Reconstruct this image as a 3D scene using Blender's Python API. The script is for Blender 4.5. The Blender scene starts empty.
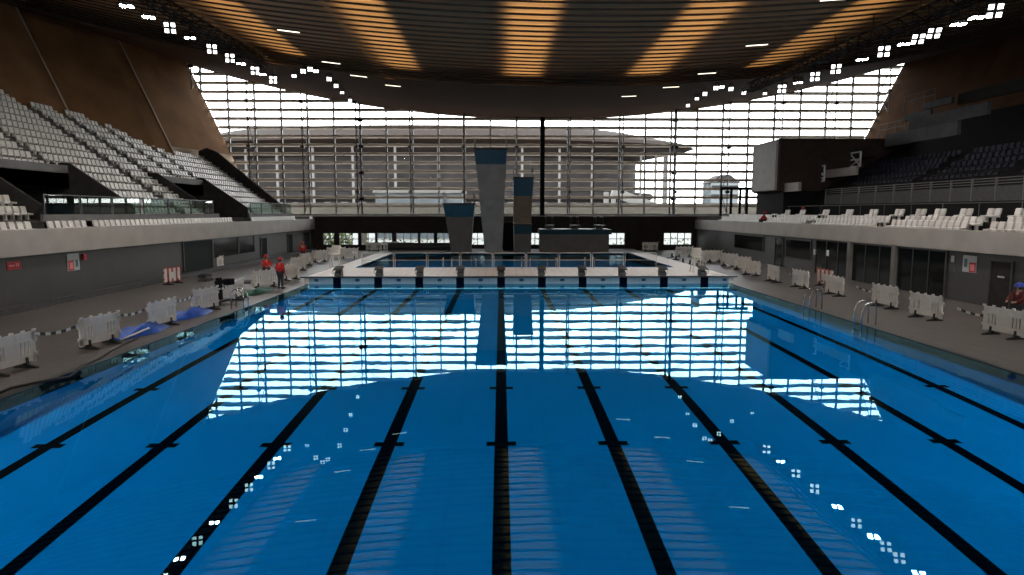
import bpy, bmesh, math, random
from mathutils import Vector, Matrix
random.seed(7)
S = bpy.context.scene
COL = S.collection
PI = math.pi
EYE = 4.35
# ------------------------------------------------------------------ camera
F = 680.0
pitch = math.atan(75.5 / F); yaw = math.atan(11.0 / F)
cam_d = bpy.data.cameras.new('camera'); cam = bpy.data.objects.new('camera', cam_d); COL.objects.link(cam)
cam.location = (0, 0, EYE); cam.rotation_euler = (PI / 2 - pitch, 0, -yaw)
cam_d.sensor_width = 36; cam_d.lens = F * 36 / 1024; cam_d.clip_end = 2000
S.camera = cam
RM = cam.rotation_euler.to_matrix()

def ray(px, py):
    return RM @ Vector(((px - 512) / F, -(py - 287.5) / F, -1))
def at_z(px, py, z):
    d = ray(px, py); t = (z - EYE) / d.z; return Vector((d.x * t, d.y * t, z))
def at_x(px, py, x):
    d = ray(px, py); t = x / d.x; return Vector((x, d.y * t, EYE + d.z * t))
def at_y(px, py, y):
    d = ray(px, py); t = y / d.y; return Vector((d.x * t, y, EYE + d.z * t))
def proj(p):
    v = RM.transposed() @ (Vector(p) - Vector((0, 0, EYE)))
    if v.z > -0.5: return None
    return (512 + F * v.x / -v.z, 287.5 - F * v.y / -v.z)

# ------------------------------------------------------------------ materials
def mat(name, col, rough=.6, metal=0, var=.0, scale=6, spec=.5, bump=0, stretch=None, emit=None, estr=0):
    m = bpy.data.materials.new(name); m.use_nodes = True
    nt = m.node_tree; b = nt.nodes['Principled BSDF']
    b.inputs['Base Color'].default_value = (*col, 1); b.inputs['Roughness'].default_value = rough
    b.inputs['Metallic'].default_value = metal; b.inputs['Specular IOR Level'].default_value = spec
    if var or bump:
        tc = nt.nodes.new('ShaderNodeTexCoord'); mp = nt.nodes.new('ShaderNodeMapping')
        nt.links.new(tc.outputs['Object'], mp.inputs['Vector'])
        if stretch: mp.inputs['Scale'].default_value = stretch
        n = nt.nodes.new('ShaderNodeTexNoise'); n.inputs['Scale'].default_value = scale; n.inputs['Detail'].default_value = 5
        nt.links.new(mp.outputs['Vector'], n.inputs['Vector'])
        if var:
            r = nt.nodes.new('ShaderNodeValToRGB')
            r.color_ramp.elements[0].position = .3; r.color_ramp.elements[1].position = .7
            r.color_ramp.elements[0].color = (*[c * (1 - var) for c in col], 1)
            r.color_ramp.elements[1].color = (*[min(1, c * (1 + var)) for c in col], 1)
            nt.links.new(n.outputs['Fac'], r.inputs['Fac']); nt.links.new(r.outputs['Color'], b.inputs['Base Color'])
        if bump:
            bp = nt.nodes.new('ShaderNodeBump'); bp.inputs['Strength'].default_value = bump
            nt.links.new(n.outputs['Fac'], bp.inputs['Height']); nt.links.new(bp.outputs['Normal'], b.inputs['Normal'])
    if emit:
        b.inputs['Emission Color'].default_value = (*emit, 1); b.inputs['Emission Strength'].default_value = estr
    return m

def tile_mat(name, c1, c2, mortar, w, h, rough, msize=.02, spec=.5, vary=.5):
    m = bpy.data.materials.new(name); m.use_nodes = True
    nt = m.node_tree; b = nt.nodes['Principled BSDF']; b.inputs['Roughness'].default_value = rough
    b.inputs['Specular IOR Level'].default_value = spec
    tc = nt.nodes.new('ShaderNodeTexCoord'); br = nt.nodes.new('ShaderNodeTexBrick')
    nt.links.new(tc.outputs['Object'], br.inputs['Vector'])
    br.offset = 0
    br.inputs['Color1'].default_value = (*c1, 1); br.inputs['Color2'].default_value = (*c2, 1); br.inputs['Mortar'].default_value = (*mortar, 1)
    br.inputs['Scale'].default_value = 1; br.inputs['Mortar Size'].default_value = msize
    br.inputs['Brick Width'].default_value = w; br.inputs['Row Height'].default_value = h
    n = nt.nodes.new('ShaderNodeTexNoise'); n.inputs['Scale'].default_value = .35; n.inputs['Detail'].default_value = 6
    nt.links.new(tc.outputs['Object'], n.inputs['Vector'])
    mx = nt.nodes.new('ShaderNodeMix'); mx.data_type = 'RGBA'; mx.blend_type = 'MULTIPLY'; mx.inputs['Factor'].default_value = vary
    nt.links.new(br.outputs['Color'], mx.inputs['A'])
    rp = nt.nodes.new('ShaderNodeValToRGB'); rp.color_ramp.elements[0].position = .3; rp.color_ramp.elements[1].position = .7
    rp.color_ramp.elements[0].color = (.55, .55, .55, 1); rp.color_ramp.elements[1].color = (1, 1, 1, 1)
    nt.links.new(n.outputs['Fac'], rp.inputs['Fac']); nt.links.new(rp.outputs['Color'], mx.inputs['B'])
    nt.links.new(mx.outputs['Result'], b.inputs['Base Color'])
    return m

def thin_mat(name, tint, ior, rough=0.0, ripple=0, gl=(1, 1, 1)):
    """clear sheet: fresnel mix of a tinted transparent and a mirror lobe"""
    m = bpy.data.materials.new(name); m.use_nodes = True; nt = m.node_tree
    for n in list(nt.nodes): nt.nodes.remove(n)
    o = nt.nodes.new('ShaderNodeOutputMaterial'); mx = nt.nodes.new('ShaderNodeMixShader')
    t = nt.nodes.new('ShaderNodeBsdfTransparent'); g = nt.nodes.new('ShaderNodeBsdfGlossy'); fr = nt.nodes.new('ShaderNodeFresnel')
    t.inputs['Color'].default_value = (*tint, 1); g.inputs['Roughness'].default_value = rough
    ge = nt.nodes.new('ShaderNodeNewGeometry'); e1 = nt.nodes.new('ShaderNodeMath'); e1.operation = 'MULTIPLY_ADD'; e1.inputs[1].default_value = -2; e1.inputs[2].default_value = 1
    e2 = nt.nodes.new('ShaderNodeMath'); e2.operation = 'POWER'; e2.inputs[0].default_value = ior       # same index seen from either face
    nt.links.new(ge.outputs['Backfacing'], e1.inputs[0]); nt.links.new(e1.outputs[0], e2.inputs[1]); nt.links.new(e2.outputs[0], fr.inputs['IOR'])
    g.inputs['Color'].default_value = (*gl, 1)
    nt.links.new(fr.outputs[0], mx.inputs[0]); nt.links.new(t.outputs[0], mx.inputs[1]); nt.links.new(g.outputs[0], mx.inputs[2])
    nt.links.new(mx.outputs[0], o.inputs['Surface'])
    if ripple:
        tc = nt.nodes.new('ShaderNodeTexCoord')
        n = nt.nodes.new('ShaderNodeTexNoise'); n.inputs['Scale'].default_value = 1.1; n.inputs['Detail'].default_value = 2
        bp = nt.nodes.new('ShaderNodeBump'); bp.inputs['Strength'].default_value = ripple; bp.inputs['Distance'].default_value = .05
        nt.links.new(tc.outputs['Object'], n.inputs['Vector']); nt.links.new(n.outputs['Fac'], bp.inputs['Height'])
        nt.links.new(bp.outputs['Normal'], g.inputs['Normal']); nt.links.new(bp.outputs['Normal'], fr.inputs['Normal'])
    return m

M = dict(
    deck=tile_mat('deck tiles', (.125, .108, .102), (.115, .1, .095), (.075, .067, .064), .6, .3, .5),
    deck_light=tile_mat('pale deck tiles', (.86, .79, .74), (.83, .76, .72), (.6, .55, .52), .5, .25, .5, vary=.25),
    kerb=mat('dark kerb', (.05, .05, .052), .5, var=.3), gutter=mat('gutter grating', (.018, .02, .024), .4),
    concrete=mat('grey concrete', (.17, .165, .16), .7, var=.15, scale=1.2),
    fascia=mat('balcony concrete', (.46, .43, .39), .65, var=.1, scale=.8),
    fascia_dark=mat('dark end beam', (.035, .029, .027), .8, spec=.15, var=.2, scale=.8),
    wall=tile_mat('grey wall panels', (.07, .066, .065), (.066, .062, .062), (.05, .048, .048), 1.2, .6, .55, msize=.008),
    dark=mat('dark stand concrete', (.04, .037, .035), .85, spec=.12, var=.2, scale=2),
    black=mat('black paint and stand shade', (.012, .012, .013), .8, spec=.12, var=.2, scale=4), void=mat('unlit backing', (.008, .008, .008), .9, var=.1),
    step=mat('stand concrete', (.1, .095, .09), .75, var=.15, scale=3),
    box_grey=mat('dull grey boards', (.12, .12, .125), .85, spec=.12, var=.15, scale=1.5),
    box_pale=mat('pale boards', (.36, .335, .31), .7, var=.1, scale=1.5),
    brown=mat('brown board', (.05, .036, .03), .85, spec=.12, var=.15, scale=1.5),
    seat=mat('white seat plastic', (.74, .71, .67), .4, var=.06, scale=3),
    seat_navy=mat('dark seat plastic', (.014, .015, .028), .6, spec=.25, var=.2, scale=2),  # navy seats, colour darkened further for the dim right tier
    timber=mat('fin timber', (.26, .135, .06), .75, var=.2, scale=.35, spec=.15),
    timber_dark=mat('unlit fin timber', (.11, .055, .028), .8, var=.2, scale=.35, spec=.1),  # darker copy of the timber; shade of the right fins is in the colour
    timber_pale=mat('pale fin base and lit edge', (.46, .36, .26), .75, var=.12, scale=.8, spec=.15),  # pale base colour; fin edges reuse it as painted window light
    slat=mat('ceiling slat timber', (.06, .04, .026), .7, spec=.15, var=.25, scale=2.5, stretch=(.3, 1, 1)),
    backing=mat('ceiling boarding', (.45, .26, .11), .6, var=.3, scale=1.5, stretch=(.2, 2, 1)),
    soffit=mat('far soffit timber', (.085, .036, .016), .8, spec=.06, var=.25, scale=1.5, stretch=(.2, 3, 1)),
    steel=mat('dark facade steel', (.05, .05, .052), .4, metal=.3, var=.15), louvre=mat('louvre aluminium', (.75, .66, .58), .6, var=.1),
    dim_rail=mat('dim grey rail', (.1, .1, .1), .5, var=.1), dim_panel=mat('dim grey panel', (.085, .085, .085), .8, spec=.12, var=.15),  # dim pair: dimness of the right stand is put into the colour
    chrome=mat('brushed steel', (.6, .62, .63), .22, metal=1, var=.05), rail=mat('grey rail paint', (.85, .9, .9), .4, metal=0, var=.05),
    lens_hot=mat('bright lamp glass', (.9, .9, .9), .3, var=.02, emit=(1, .97, .92), estr=310),
    lens=mat('lamp glass', (.9, .9, .9), .3, var=.02, emit=(1, .98, .94), estr=5),
    tube=mat('linear lamp diffuser', (.9, .9, .9), .3, var=.02, emit=(1, .86, .66), estr=2.2),
    white=mat('white barrier plastic', (.85, .83, .79), .4, var=.08, scale=5), plate=mat('barrier plate', (.8, .79, .76), .4, var=.04),
    redwhite=mat('red plastic', (.55, .07, .05), .4, var=.1), rubber=mat('black rubber', (.015, .015, .016), .6, var=.2),
    blue_pad=mat('blue tower front', (.02, .085, .14), .5, var=.12, scale=2), teal_pad=mat('teal platform edge', (.02, .06, .075), .5, var=.12, scale=2),
    tower=mat('tower concrete', (.25, .25, .245), .7, var=.15, scale=1.2), tower_warm=mat('warm tower concrete', (.2, .165, .11), .7, var=.15, scale=1.2),
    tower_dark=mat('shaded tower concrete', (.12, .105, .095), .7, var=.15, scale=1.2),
    block=mat('starting block body', (.03, .032, .034), .5, var=.15), block_top=mat('starting block top', (.13, .14, .14), .6, var=.15),
    pool=tile_mat('pool tiles', (.0, .40, 1.0), (.0, .39, .98), (.0, .35, .9), 1, 1, .5, spec=0, msize=.008, vary=.12),
    pool_side=tile_mat('pool side tiles', (.0, .38, .72), (.0, .37, .7), (.0, .34, .64), 1, 1, .5, spec=0, msize=.01, vary=.12),
    pool_far=mat('shaded pool end tiles', (0, .04, .09), .6, var=.1, spec=0),  # pool tile colour darkened to hold back lamp glow on the end wall
    dive=tile_mat('diving pool tiles', (.02, .5, 1.0), (.02, .48, .97), (.0, .42, .85), 1, 1, .5, msize=.01, vary=.15),
    line=mat('black lane tiles', (.002, .004, .012), .5, spec=0, var=.1),
    band=tile_mat('grey blue tile band', (.3, .38, .45), (.28, .36, .43), (.2, .27, .34), .25, .125, .35, msize=.006, vary=.15),
    marker=mat('dark blue marker tile', (.01, .05, .11), .4, var=.1),
    tarp=mat('blue tarpaulin', (.008, .1, .55), .45, var=.3, scale=5, bump=.4), tarp_green=mat('green tarpaulin', (.01, .1, .07), .5, var=.3, scale=5, bump=.4),
    red=mat('red sign face', (.5, .012, .02), .5, var=.05), pink=mat('pale red print', (.85, .25, .25), .5, var=.05), sign_grey=mat('sign grey', (.5, .55, .56), .5, var=.05),
    sign_dark=mat('sign dark print', (.05, .16, .17), .5, var=.05),
    red_cloth=mat('red work jacket', (.62, .025, .025), .7, var=.2, scale=12), red_hat=mat('red helmet', (.6, .03, .03), .3, var=.05),
    blue_hat=mat('blue helmet', (.02, .06, .5), .3, var=.05), dark_cloth=mat('dark trousers', (.03, .032, .045), .8, var=.2, scale=12),
    maroon=mat('maroon jacket', (.12, .02, .02), .8, var=.2, scale=12),
    skin=mat('skin', (.45, .27, .19), .55, var=.06, scale=10), hair=mat('dark hair', (.02, .014, .01), .7, var=.2), eye=mat('eye', (.03, .02, .02), .2, var=.05),
    glass=thin_mat('window glass', (.93, .95, .95), 1.06), glass_dark=thin_mat('tinted door glass', (.25, .28, .27), 1.45),
    glass_green=thin_mat('balustrade glass', (.62, .74, .7), 1.45),
    water=thin_mat('pool water', (.3, .9, 1.0), 1.33, 0, .016, (.46, .86, 1.0)), water_dive=thin_mat('diving pool water', (.5, .85, .95), 1.33, 0, .6, (.6, .9, 1.0)),
    ground=mat('outdoor paving', (.075, .073, .066), .8, var=.15, scale=.2), bridge=mat('pale parapet', (.125, .115, .095), .8, var=.1, scale=.4),
    roof=mat('stadium roof', (.014, .0085, .006), .8, spec=.1, var=.12, scale=.03), roof_under=mat('stadium soffit', (.03, .024, .022), .7, spec=.1, var=.1, scale=.03), bowl=mat('stadium bowl', (.02, .0175, .017), .7, spec=.1, var=.3, scale=.12),
    stair=mat('pale outdoor concrete', (.1, .095, .088), .8, var=.1, scale=.3), outglass=mat('pale outdoor glazing', (.07, .085, .095), .3, var=.35, scale=.3),
    foliage=mat('hedge leaves', (.075, .1, .02), .7, var=.5, scale=3),
)

# ------------------------------------------------------------------ mesh builder
class MB:
    def __init__(s): s.v = []; s.f = []; s.m = []
    def face(s, pts, m=0):
        b = len(s.v); s.v += [tuple(p) for p in pts]; s.f.append(list(range(b, b + len(pts)))); s.m.append(m); return s
    def box(s, x0, x1, y0, y1, z0, z1, m=0, mx=None):
        P = [Vector((x, y, z)) for z in (z0, z1) for y in (y0, y1) for x in (x0, x1)]
        if mx is not None: P = [mx @ p for p in P]
        b = len(s.v); s.v += [tuple(p) for p in P]
        for q in ((0, 2, 3, 1), (4, 5, 7, 6), (0, 1, 5, 4), (2, 6, 7, 3), (0, 4, 6, 2), (1, 3, 7, 5)):
            s.f.append([b + i for i in q]); s.m.append(m)
        return s
    def bar(s, p, q, w, h=None, m=0):
        p = Vector(p); q = Vector(q); h = h or w; d = q - p
        mx = Matrix.Translation(p) @ d.to_track_quat('Z', 'Y').to_matrix().to_4x4()
        return s.box(-w / 2, w / 2, -h / 2, h / 2, 0, d.length, m, mx)
    def tube(s, pts, r, n=8, m=0, close=False):
        pts = [Vector(p) for p in pts]; rings = []
        for i, p in enumerate(pts):
            a = pts[max(i - 1, 0)]; c = pts[min(i + 1, len(pts) - 1)]
            d = (c - a).normalized(); u = d.orthogonal() if abs(d.z) > .95 else d.cross(Vector((0, 0, 1))); u.normalize(); w = d.cross(u)
            rr = r[i] if isinstance(r, (list, tuple)) else r
            b = len(s.v); rings.append(b)
            s.v += [tuple(p + rr * (u * math.cos(2 * PI * k / n) + w * math.sin(2 * PI * k / n))) for k in range(n)]
        for a, b in zip(rings, rings[1:]):
            for k in range(n): s.f.append([a + k, a + (k + 1) % n, b + (k + 1) % n, b + k]); s.m.append(m)
        s.f.append([rings[0] + k for k in range(n)][::-1]); s.m.append(m); s.f.append([rings[-1] + k for k in range(n)]); s.m.append(m)
        return s
    def lathe(s, prof, n=16, c=(0, 0, 0), sx=1, sy=1, m=0, a0=0, a1=2 * PI):
        full = abs(a1 - a0 - 2 * PI) < 1e-6; k = n if full else n + 1; rings = []
        for r, z in prof:
            rings.append(len(s.v))
            s.v += [(c[0] + sx * r * math.cos(a0 + (a1 - a0) * i / n), c[1] + sy * r * math.sin(a0 + (a1 - a0) * i / n), c[2] + z) for i in range(k)]
        for a, b in zip(rings, rings[1:]):
            for i in range(n): s.f.append([a + i, a + (i + 1) % k, b + (i + 1) % k, b + i]); s.m.append(m)
        return s
    def prism(s, poly, axis, a, b, m=0):
        """poly: 2D points; axis 'y': (x,z) extruded along y; axis 'x': (y,z) along x; axis 'z': (x,y) along z"""
        def P(p, t): return {'y': (p[0], t, p[1]), 'x': (t, p[0], p[1]), 'z': (p[0], p[1], t)}[axis]
        n = len(poly); s.face([P(p, a) for p in poly], m); s.face([P(p, b) for p in reversed(poly)], m)
        for i in range(n): s.face([P(poly[i], a), P(poly[i], b), P(poly[(i + 1) % n], b), P(poly[(i + 1) % n], a)], m)
        return s
    def add(s, o, mx, m=None):
        b = len(s.v); s.v += [tuple(mx @ Vector(p)) for p in o.v]; s.f += [[i + b for i in f] for f in o.f]
        s.m += list(o.m) if m is None else [m] * len(o.f); return s
    def mesh(s, name, mats, smooth=False, bevel=0):
        me = bpy.data.meshes.new(name); me.from_pydata(s.v, [], s.f)
        for m in (mats if isinstance(mats, (list, tuple)) else [mats]): me.materials.append(m)
        for p, k in zip(me.polygons, s.m): p.material_index = k
        bm = bmesh.new(); bm.from_mesh(me)
        bmesh.ops.remove_doubles(bm, verts=bm.verts, dist=1e-5)
        if bevel: bmesh.ops.bevel(bm, geom=list(bm.edges), offset=bevel, segments=2, affect='EDGES', profile=.6, clamp_overlap=True)
        bmesh.ops.recalc_face_normals(bm, faces=bm.faces)
        bm.to_mesh(me); bm.free()
        if smooth:
            for p in me.polygons: p.use_smooth = True
        return me
    def build(s, name, mats, parent=None, label=None, smooth=False, bevel=0, loc=None):
        o = bpy.data.objects.new(name, s.mesh(name, mats, smooth, bevel)); COL.objects.link(o)
        if parent: o.parent = parent
        if loc is not None: o.location = loc
        if label: o['label'] = label
        return o

def tag(o, label=None, cat=None, group=None, kind=None):
    if label: o['label'] = label
    if cat: o['category'] = cat
    if group: o['group'] = group
    if kind: o['kind'] = kind
    return o
def thing(name, label, cat, loc=(0, 0, 0), rz=0, group=None):
    o = bpy.data.objects.new(name, None); COL.objects.link(o); o.location = loc; o.rotation_euler = (0, 0, rz); o.empty_display_size = .2
    return tag(o, label, cat, group)
def struct(name, mb, mats, label=None, cat=None, **k):
    return tag(mb.build(name, mats, **k), label, cat, None, 'structure')
def copy_tree(o, parent=None):
    c = o.copy(); COL.objects.link(c)
    if parent: c.parent = parent
    for ch in list(o.children): copy_tree(ch, c)
    return c
ONES = 'zeroth first second third fourth fifth sixth seventh eighth ninth tenth eleventh twelfth thirteenth fourteenth fifteenth sixteenth seventeenth eighteenth nineteenth'.split()
TENS = {2: 'twent', 3: 'thirt', 4: 'fort', 5: 'fift', 6: 'sixt', 7: 'sevent', 8: 'eight', 9: 'ninet'}
def nth(n):
    if n < 20: return ONES[n]
    if n >= 100: return '%dth' % n
    t = TENS[n // 10]; return t + 'ieth' if n % 10 == 0 else t + 'y-' + ONES[n % 10]

# ------------------------------------------------------------------ main dimensions
PL, PR = -11.7, 14.0          # pool sides
PY0, PY1 = 2.0, 41.3          # pool near / far end
WL, WR = -21.4, 22.5          # poolside walls
YB = 78.0                     # far end wall
YW = 84.0                     # big window plane
BZ = .42                      # far deck height
DY0, DY1, DX0, DX1 = 48.8, 65.5, -10.4, 12.4
def zc(x, y): return 13.7 + max(0, y - 52) * (2 / 32) + .0035 * (x - 5) ** 2
def xl(z): return -31.8 - .44 * (z - 9.45)
def xr(z): return 45.6 + .48 * (z - 15.5)

# ------------------------------------------------------------------ floor and pools
fl = MB()
for x0, x1, y0, y1 in ((WL - 8, PL - .2, -7, PY1), (PR + .2, WR + 8, -7, PY1), (PL - .2, PR + .2, -7, PY0 - .2),
                       (WL - 8, DX0, PY1 + 9, YW), (DX1, WR + 8, PY1 + 9, YW), (DX0, DX1, DY1, YW)):
    fl.box(x0, x1, y0, y1, -.3, 0)
for x0, x1 in ((WL - 8, PL - .2), (PR + .2, WR + 8)): fl.box(x0, x1, PY1, PY1 + 9, -.3, 0)
struct('floor', fl, M['deck'], 'dark grey tiled pool deck')
bd = MB()   # raised far deck and the dive pool surround
bd.box(PL - .3, PR + .3, PY1 + .12, DY0, -3, BZ - .03)
bd.box(PL - .3, DX0, DY0, DY1, -.2, BZ - .03); bd.box(DX1, PR + .3, DY0, DY1, -.2, BZ - .03);
struct('floor', MB().box(PL - .3, PR + .3, DY1, DY1 + 8, -.2, BZ - .03), M['kerb'], 'dark deck under the diving towers')
struct('floor', bd, M['deck_light'], 'pale raised deck at the far end of the pool')
lip = MB().box(PL - .5, PR + .5, PY1, PY1 + .3, BZ - .05, BZ + .03)
struct('trim_1', lip, M['gutter'], 'dark edge strip of the raised far deck')
gut = MB()
gut.box(PL - .2, PL, PY0 - .2, PY1, -.3, .012); gut.box(PR, PR + .2, PY0 - .2, PY1, -.3, .012); gut.box(PL, PR, PY0 - .2, PY0, -.3, .012)
struct('trim_2', gut, M['gutter'], 'dark overflow grating along the pool edge')
kb = MB().box(WL, WL + .5, -6, YB - 1, 0, .28)
struct('trim_3', kb, M['kerb'], 'dark kerb along the left wall')

def zf(y, d=2.25, h=EYE):
    y = max(y, .5); lo, hi = 0, y
    for _ in range(40):
        m = (lo + hi) / 2; s = math.sin(math.atan2(m, h)) / 1.33
        if m + d * s / math.sqrt(1 - s * s) > y: hi = m
        else: lo = m
    return -h * (y / max(lo, .01) - 1)
LANES = [-10 + 2.5 * k for k in range(10)]
xs = [PL]
for c in LANES: xs += [c - .15, c + .15]
xs += [PR]
ys = [PY0 + (PY1 - PY0) * k / 48 for k in range(49)]
pb = MB()
for i, (xa, xb) in enumerate(zip(xs, xs[1:])):
    for ya, yb in zip(ys, ys[1:]):
        ln = (i % 2 == 1) and yb < PY1 - .3
        pb.face([(xa, ya, zf(ya)), (xb, ya, zf(ya)), (xb, yb, zf(yb)), (xa, yb, zf(yb))], 1 if ln else 0)
for c in LANES:
    for yt in (14.7, 18.9):
        pb.face([(c - .33, yt - .12, zf(yt - .12) + .006), (c + .33, yt - .12, zf(yt - .12) + .006), (c + .33, yt + .12, zf(yt + .12) + .006), (c - .33, yt + .12, zf(yt + .12) + .006)], 1)
for ya, yb in zip(ys, ys[1:]):
    for x in (PL, PR): pb.face([(x, ya, zf(ya)), (x, yb, zf(yb)), (x, yb, -.02), (x, ya, -.02)], 2)
pb.face([(PL, PY0, zf(PY0)), (PR, PY0, zf(PY0)), (PR, PY0, -.02), (PL, PY0, -.02)], 2)
xe = [PL] + sum([[c - .24, c + .24] for c in LANES], []) + [PR]
for i, (xa, xb) in enumerate(zip(xe, xe[1:])):     # far end wall: pale band with black lane ends
    y = PY1 + .11
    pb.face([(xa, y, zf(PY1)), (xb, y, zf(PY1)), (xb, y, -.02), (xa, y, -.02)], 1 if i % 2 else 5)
    pb.face([(xa, y, -.02), (xb, y, -.02), (xb, y, BZ - .05), (xa, y, BZ - .05)], 1 if i % 2 else 3)
for c in [LANES[0] - 1.25] + [c + 1.25 for c in LANES]:
    pb.face([(c - .13, PY1 + .1, .13), (c + .13, PY1 + .1, .13), (c + .13, PY1 + .1, .3), (c - .13, PY1 + .1, .3)], 4)
struct('pool_basin', pb, [M['pool'], M['line'], M['pool_side'], M['band'], M['marker'], M['pool_far']], 'blue tiled swimming pool basin with black lane lines')
wt = MB().face([(PL, PY0, -.012), (PR, PY0, -.012), (PR, PY1 + .1, -.012), (PL, PY1 + .1, -.012)])
tag(wt.build('pool_water', M['water']), 'still clear blue water filling the lane pool', 'water', None, 'stuff')
db = MB(); zd = -.9
db.face([(DX0, DY0, zd), (DX1, DY0, zd), (DX1, DY1, zd), (DX0, DY1, zd)])
for a, b in (((DX0, DY0), (DX0, DY1)), ((DX1, DY0), (DX1, DY1)), ((DX0, DY0), (DX1, DY0)), ((DX0, DY1), (DX1, DY1))):
    db.face([(*a, zd), (*b, zd), (*b, BZ), (*a, BZ)])
struct('diving_pool_basin', db, M['dive'], 'deep blue diving pool basin')
dw = MB().face([(DX0, DY0, BZ - .12), (DX1, DY0, BZ - .12), (DX1, DY1, BZ - .12), (DX0, DY1, BZ - .12)])
tag(dw.build('diving_pool_water', M['water_dive']), 'dark blue water of the diving pool in front of the towers', 'water', None, 'stuff')

# ------------------------------------------------------------------ ceiling
XA, XB = -46, 58
cx = [XA + (XB - XA) * k / 52 for k in range(53)]
ce = MB()
y = -5.0
while y < 51.6:                       # open slats of the near ceiling, each a flat curved board
    for xa, xb in zip(cx, cx[1:]):
        za, zb = zc(xa, y), zc(xb, y)
        A = [(xa, y, za), (xb, y, zb), (xb, y + .2, zb), (xa, y + .2, za)]
        Bq = [(p[0], p[1], p[2] + .055) for p in A]
        ce.face(A, 0); ce.face(Bq[::-1], 0); ce.face([A[0], A[1], Bq[1], Bq[0]], 0); ce.face([A[2], A[3], Bq[3], Bq[2]], 0)
    y += 1.02
for xa, xb in zip(cx, cx[1:]):        # boarding above the slats
    for ya, yb in ((-7, 20), (20, 52), (52, 58)):
        ce.face([(xa, ya, zc(xa, 0) + .95), (xb, ya, zc(xb, 0) + .95), (xb, yb, zc(xb, 0) + .95), (xa, yb, zc(xa, 0) + .95)], 1)
    ce.face([(xa, 58, zc(xa, 58)), (xb, 58, zc(xb, 58)), (xb, 58, zc(xb, 52) + 1.35), (xa, 58, zc(xa, 52) + 1.35)], 0)
    yy = 51.8                          # closed far soffit in lapped boards
    while yy < YW + 1.5:
        ye = yy + .8
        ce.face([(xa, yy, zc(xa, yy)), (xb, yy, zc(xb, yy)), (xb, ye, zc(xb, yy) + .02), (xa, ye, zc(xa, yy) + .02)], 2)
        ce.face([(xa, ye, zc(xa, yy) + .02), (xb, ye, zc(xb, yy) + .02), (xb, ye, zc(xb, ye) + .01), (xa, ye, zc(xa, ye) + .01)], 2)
        yy = ye
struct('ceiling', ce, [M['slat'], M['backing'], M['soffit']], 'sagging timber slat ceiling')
rf = MB()
for xa, xb in zip(cx, cx[1:]):
    rf.face([(xa, -8, zc(xa, 0) + 2), (xb, -8, zc(xb, 0) + 2), (xb, YW + 1.6, zc(xb, YW) + 2), (xa, YW + 1.6, zc(xa, YW) + 2)])
    rf.face([(xa, YW + 1.6, zc(xa, YW)), (xb, YW + 1.6, zc(xb, YW)), (xb, YW + 1.6, zc(xb, YW) + 2), (xa, YW + 1.6, zc(xa, YW) + 2)])
struct('ceiling', rf, M['void'], 'outer roof skin')
edge = MB()
for xa, xb in zip(cx, cx[1:]): edge.bar((xa, 51.7, zc(xa, 51.7) - .05), (xb, 51.7, zc(xb, 51.7) - .05), .14, .14)
struct('trim_4', edge, M['slat'], 'edge batten where the slat ceiling ends')
for xc, w, pw in ((-15.9, 2.6, 1), (-7.4, 2.6, 1.1), (1.7, 2.6, 1.2), (10.9, 2.6, 1.1), (20, 2.6, .9)):   # linear uplights lying on the slats
    a = bpy.data.lights.new('ceiling_uplight', 'AREA'); a.shape = 'RECTANGLE'; a.size = w; a.size_y = 38; a.energy = 330 * pw; a.color = (1, .76, .45); a.spread = math.radians(95)
    o = bpy.data.objects.new('ceiling_uplight', a); COL.objects.link(o)
    o.location = (xc, 34.3, zc(xc, 34) + .18); o.rotation_euler = (PI, math.atan(.007 * (xc - 5)), 0)

# ------------------------------------------------------------------ walls
wl = MB().box(WL - .3, WL, -7, YB, 0, 2.45)
LOPEN = []
struct('wall_left', wl, M['wall'], 'grey panelled wall under the left balcony')
# left wall openings: dark green doorway, window strip, doors
def on_wall(x, px0, px1, z0, z1):
    return at_x(px0, 240, x).y, at_x(px1, 240, x).y
def wall_panel(name, x, px0, px1, z0, z1, m, side, label, th=.04, frame=True):
    y0 = at_x(px0, 240, x).y; y1 = at_x(px1, 240, x).y; y0, y1 = min(y0, y1), max(y0, y1)
    s = 1 if side == 'L' else -1
    p = MB().box(*sorted((x, x + s * th)), y0, y1, z0, z1)
    o = struct(name, p, m, label)
    if frame:
        fr = MB()
        for yy in (y0, y1): fr.box(*sorted((x, x + s * (th + .05))), yy - .05, yy + .05, z0, z1)
        fr.box(*sorted((x, x + s * (th + .05))), y0, y1, z1 - .08, z1)
        fr.build('frame', M['steel'], o)
    return o, y0, y1
M['door_green'] = mat('dark green door', (.012, .022, .019), .7, spec=.12, var=.15)
M['dark_glass'] = mat('dark glazing', (.01, .012, .012), .12, var=.1, spec=.2)
wall_panel('door_1', WL, 182, 211, 0, 2.4, M['door_green'], 'L', 'dark green double doorway in the left wall')
wall_panel('window_1', WL, 212, 237, .95, 2.42, M['dark_glass'], 'L', 'dark window beside the green doorway')
wall_panel('window_2', WL, 238, 253.5, .95, 2.42, M['dark_glass'], 'L', 'smaller dark window of the left wall')
wall_panel('door_2', WL, 260, 266, 0, 2.1, M['black'], 'L', 'nearer narrow black door of the left wall')
wall_panel('door_3', WL, 287, 292, 0, 2.2, M['black'], 'L', 'farther narrow black door of the left wall')
wall_panel('door_4', WL, 303, 309, 0, 2.2, M['black'], 'L', 'farthest black doorway of the left wall')
wr = MB().box(WR, WR + .3, -7, YB, 0, 2.5)
struct('wall_right', wr, M['wall'], 'grey panelled wall under the right balcony')
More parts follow.
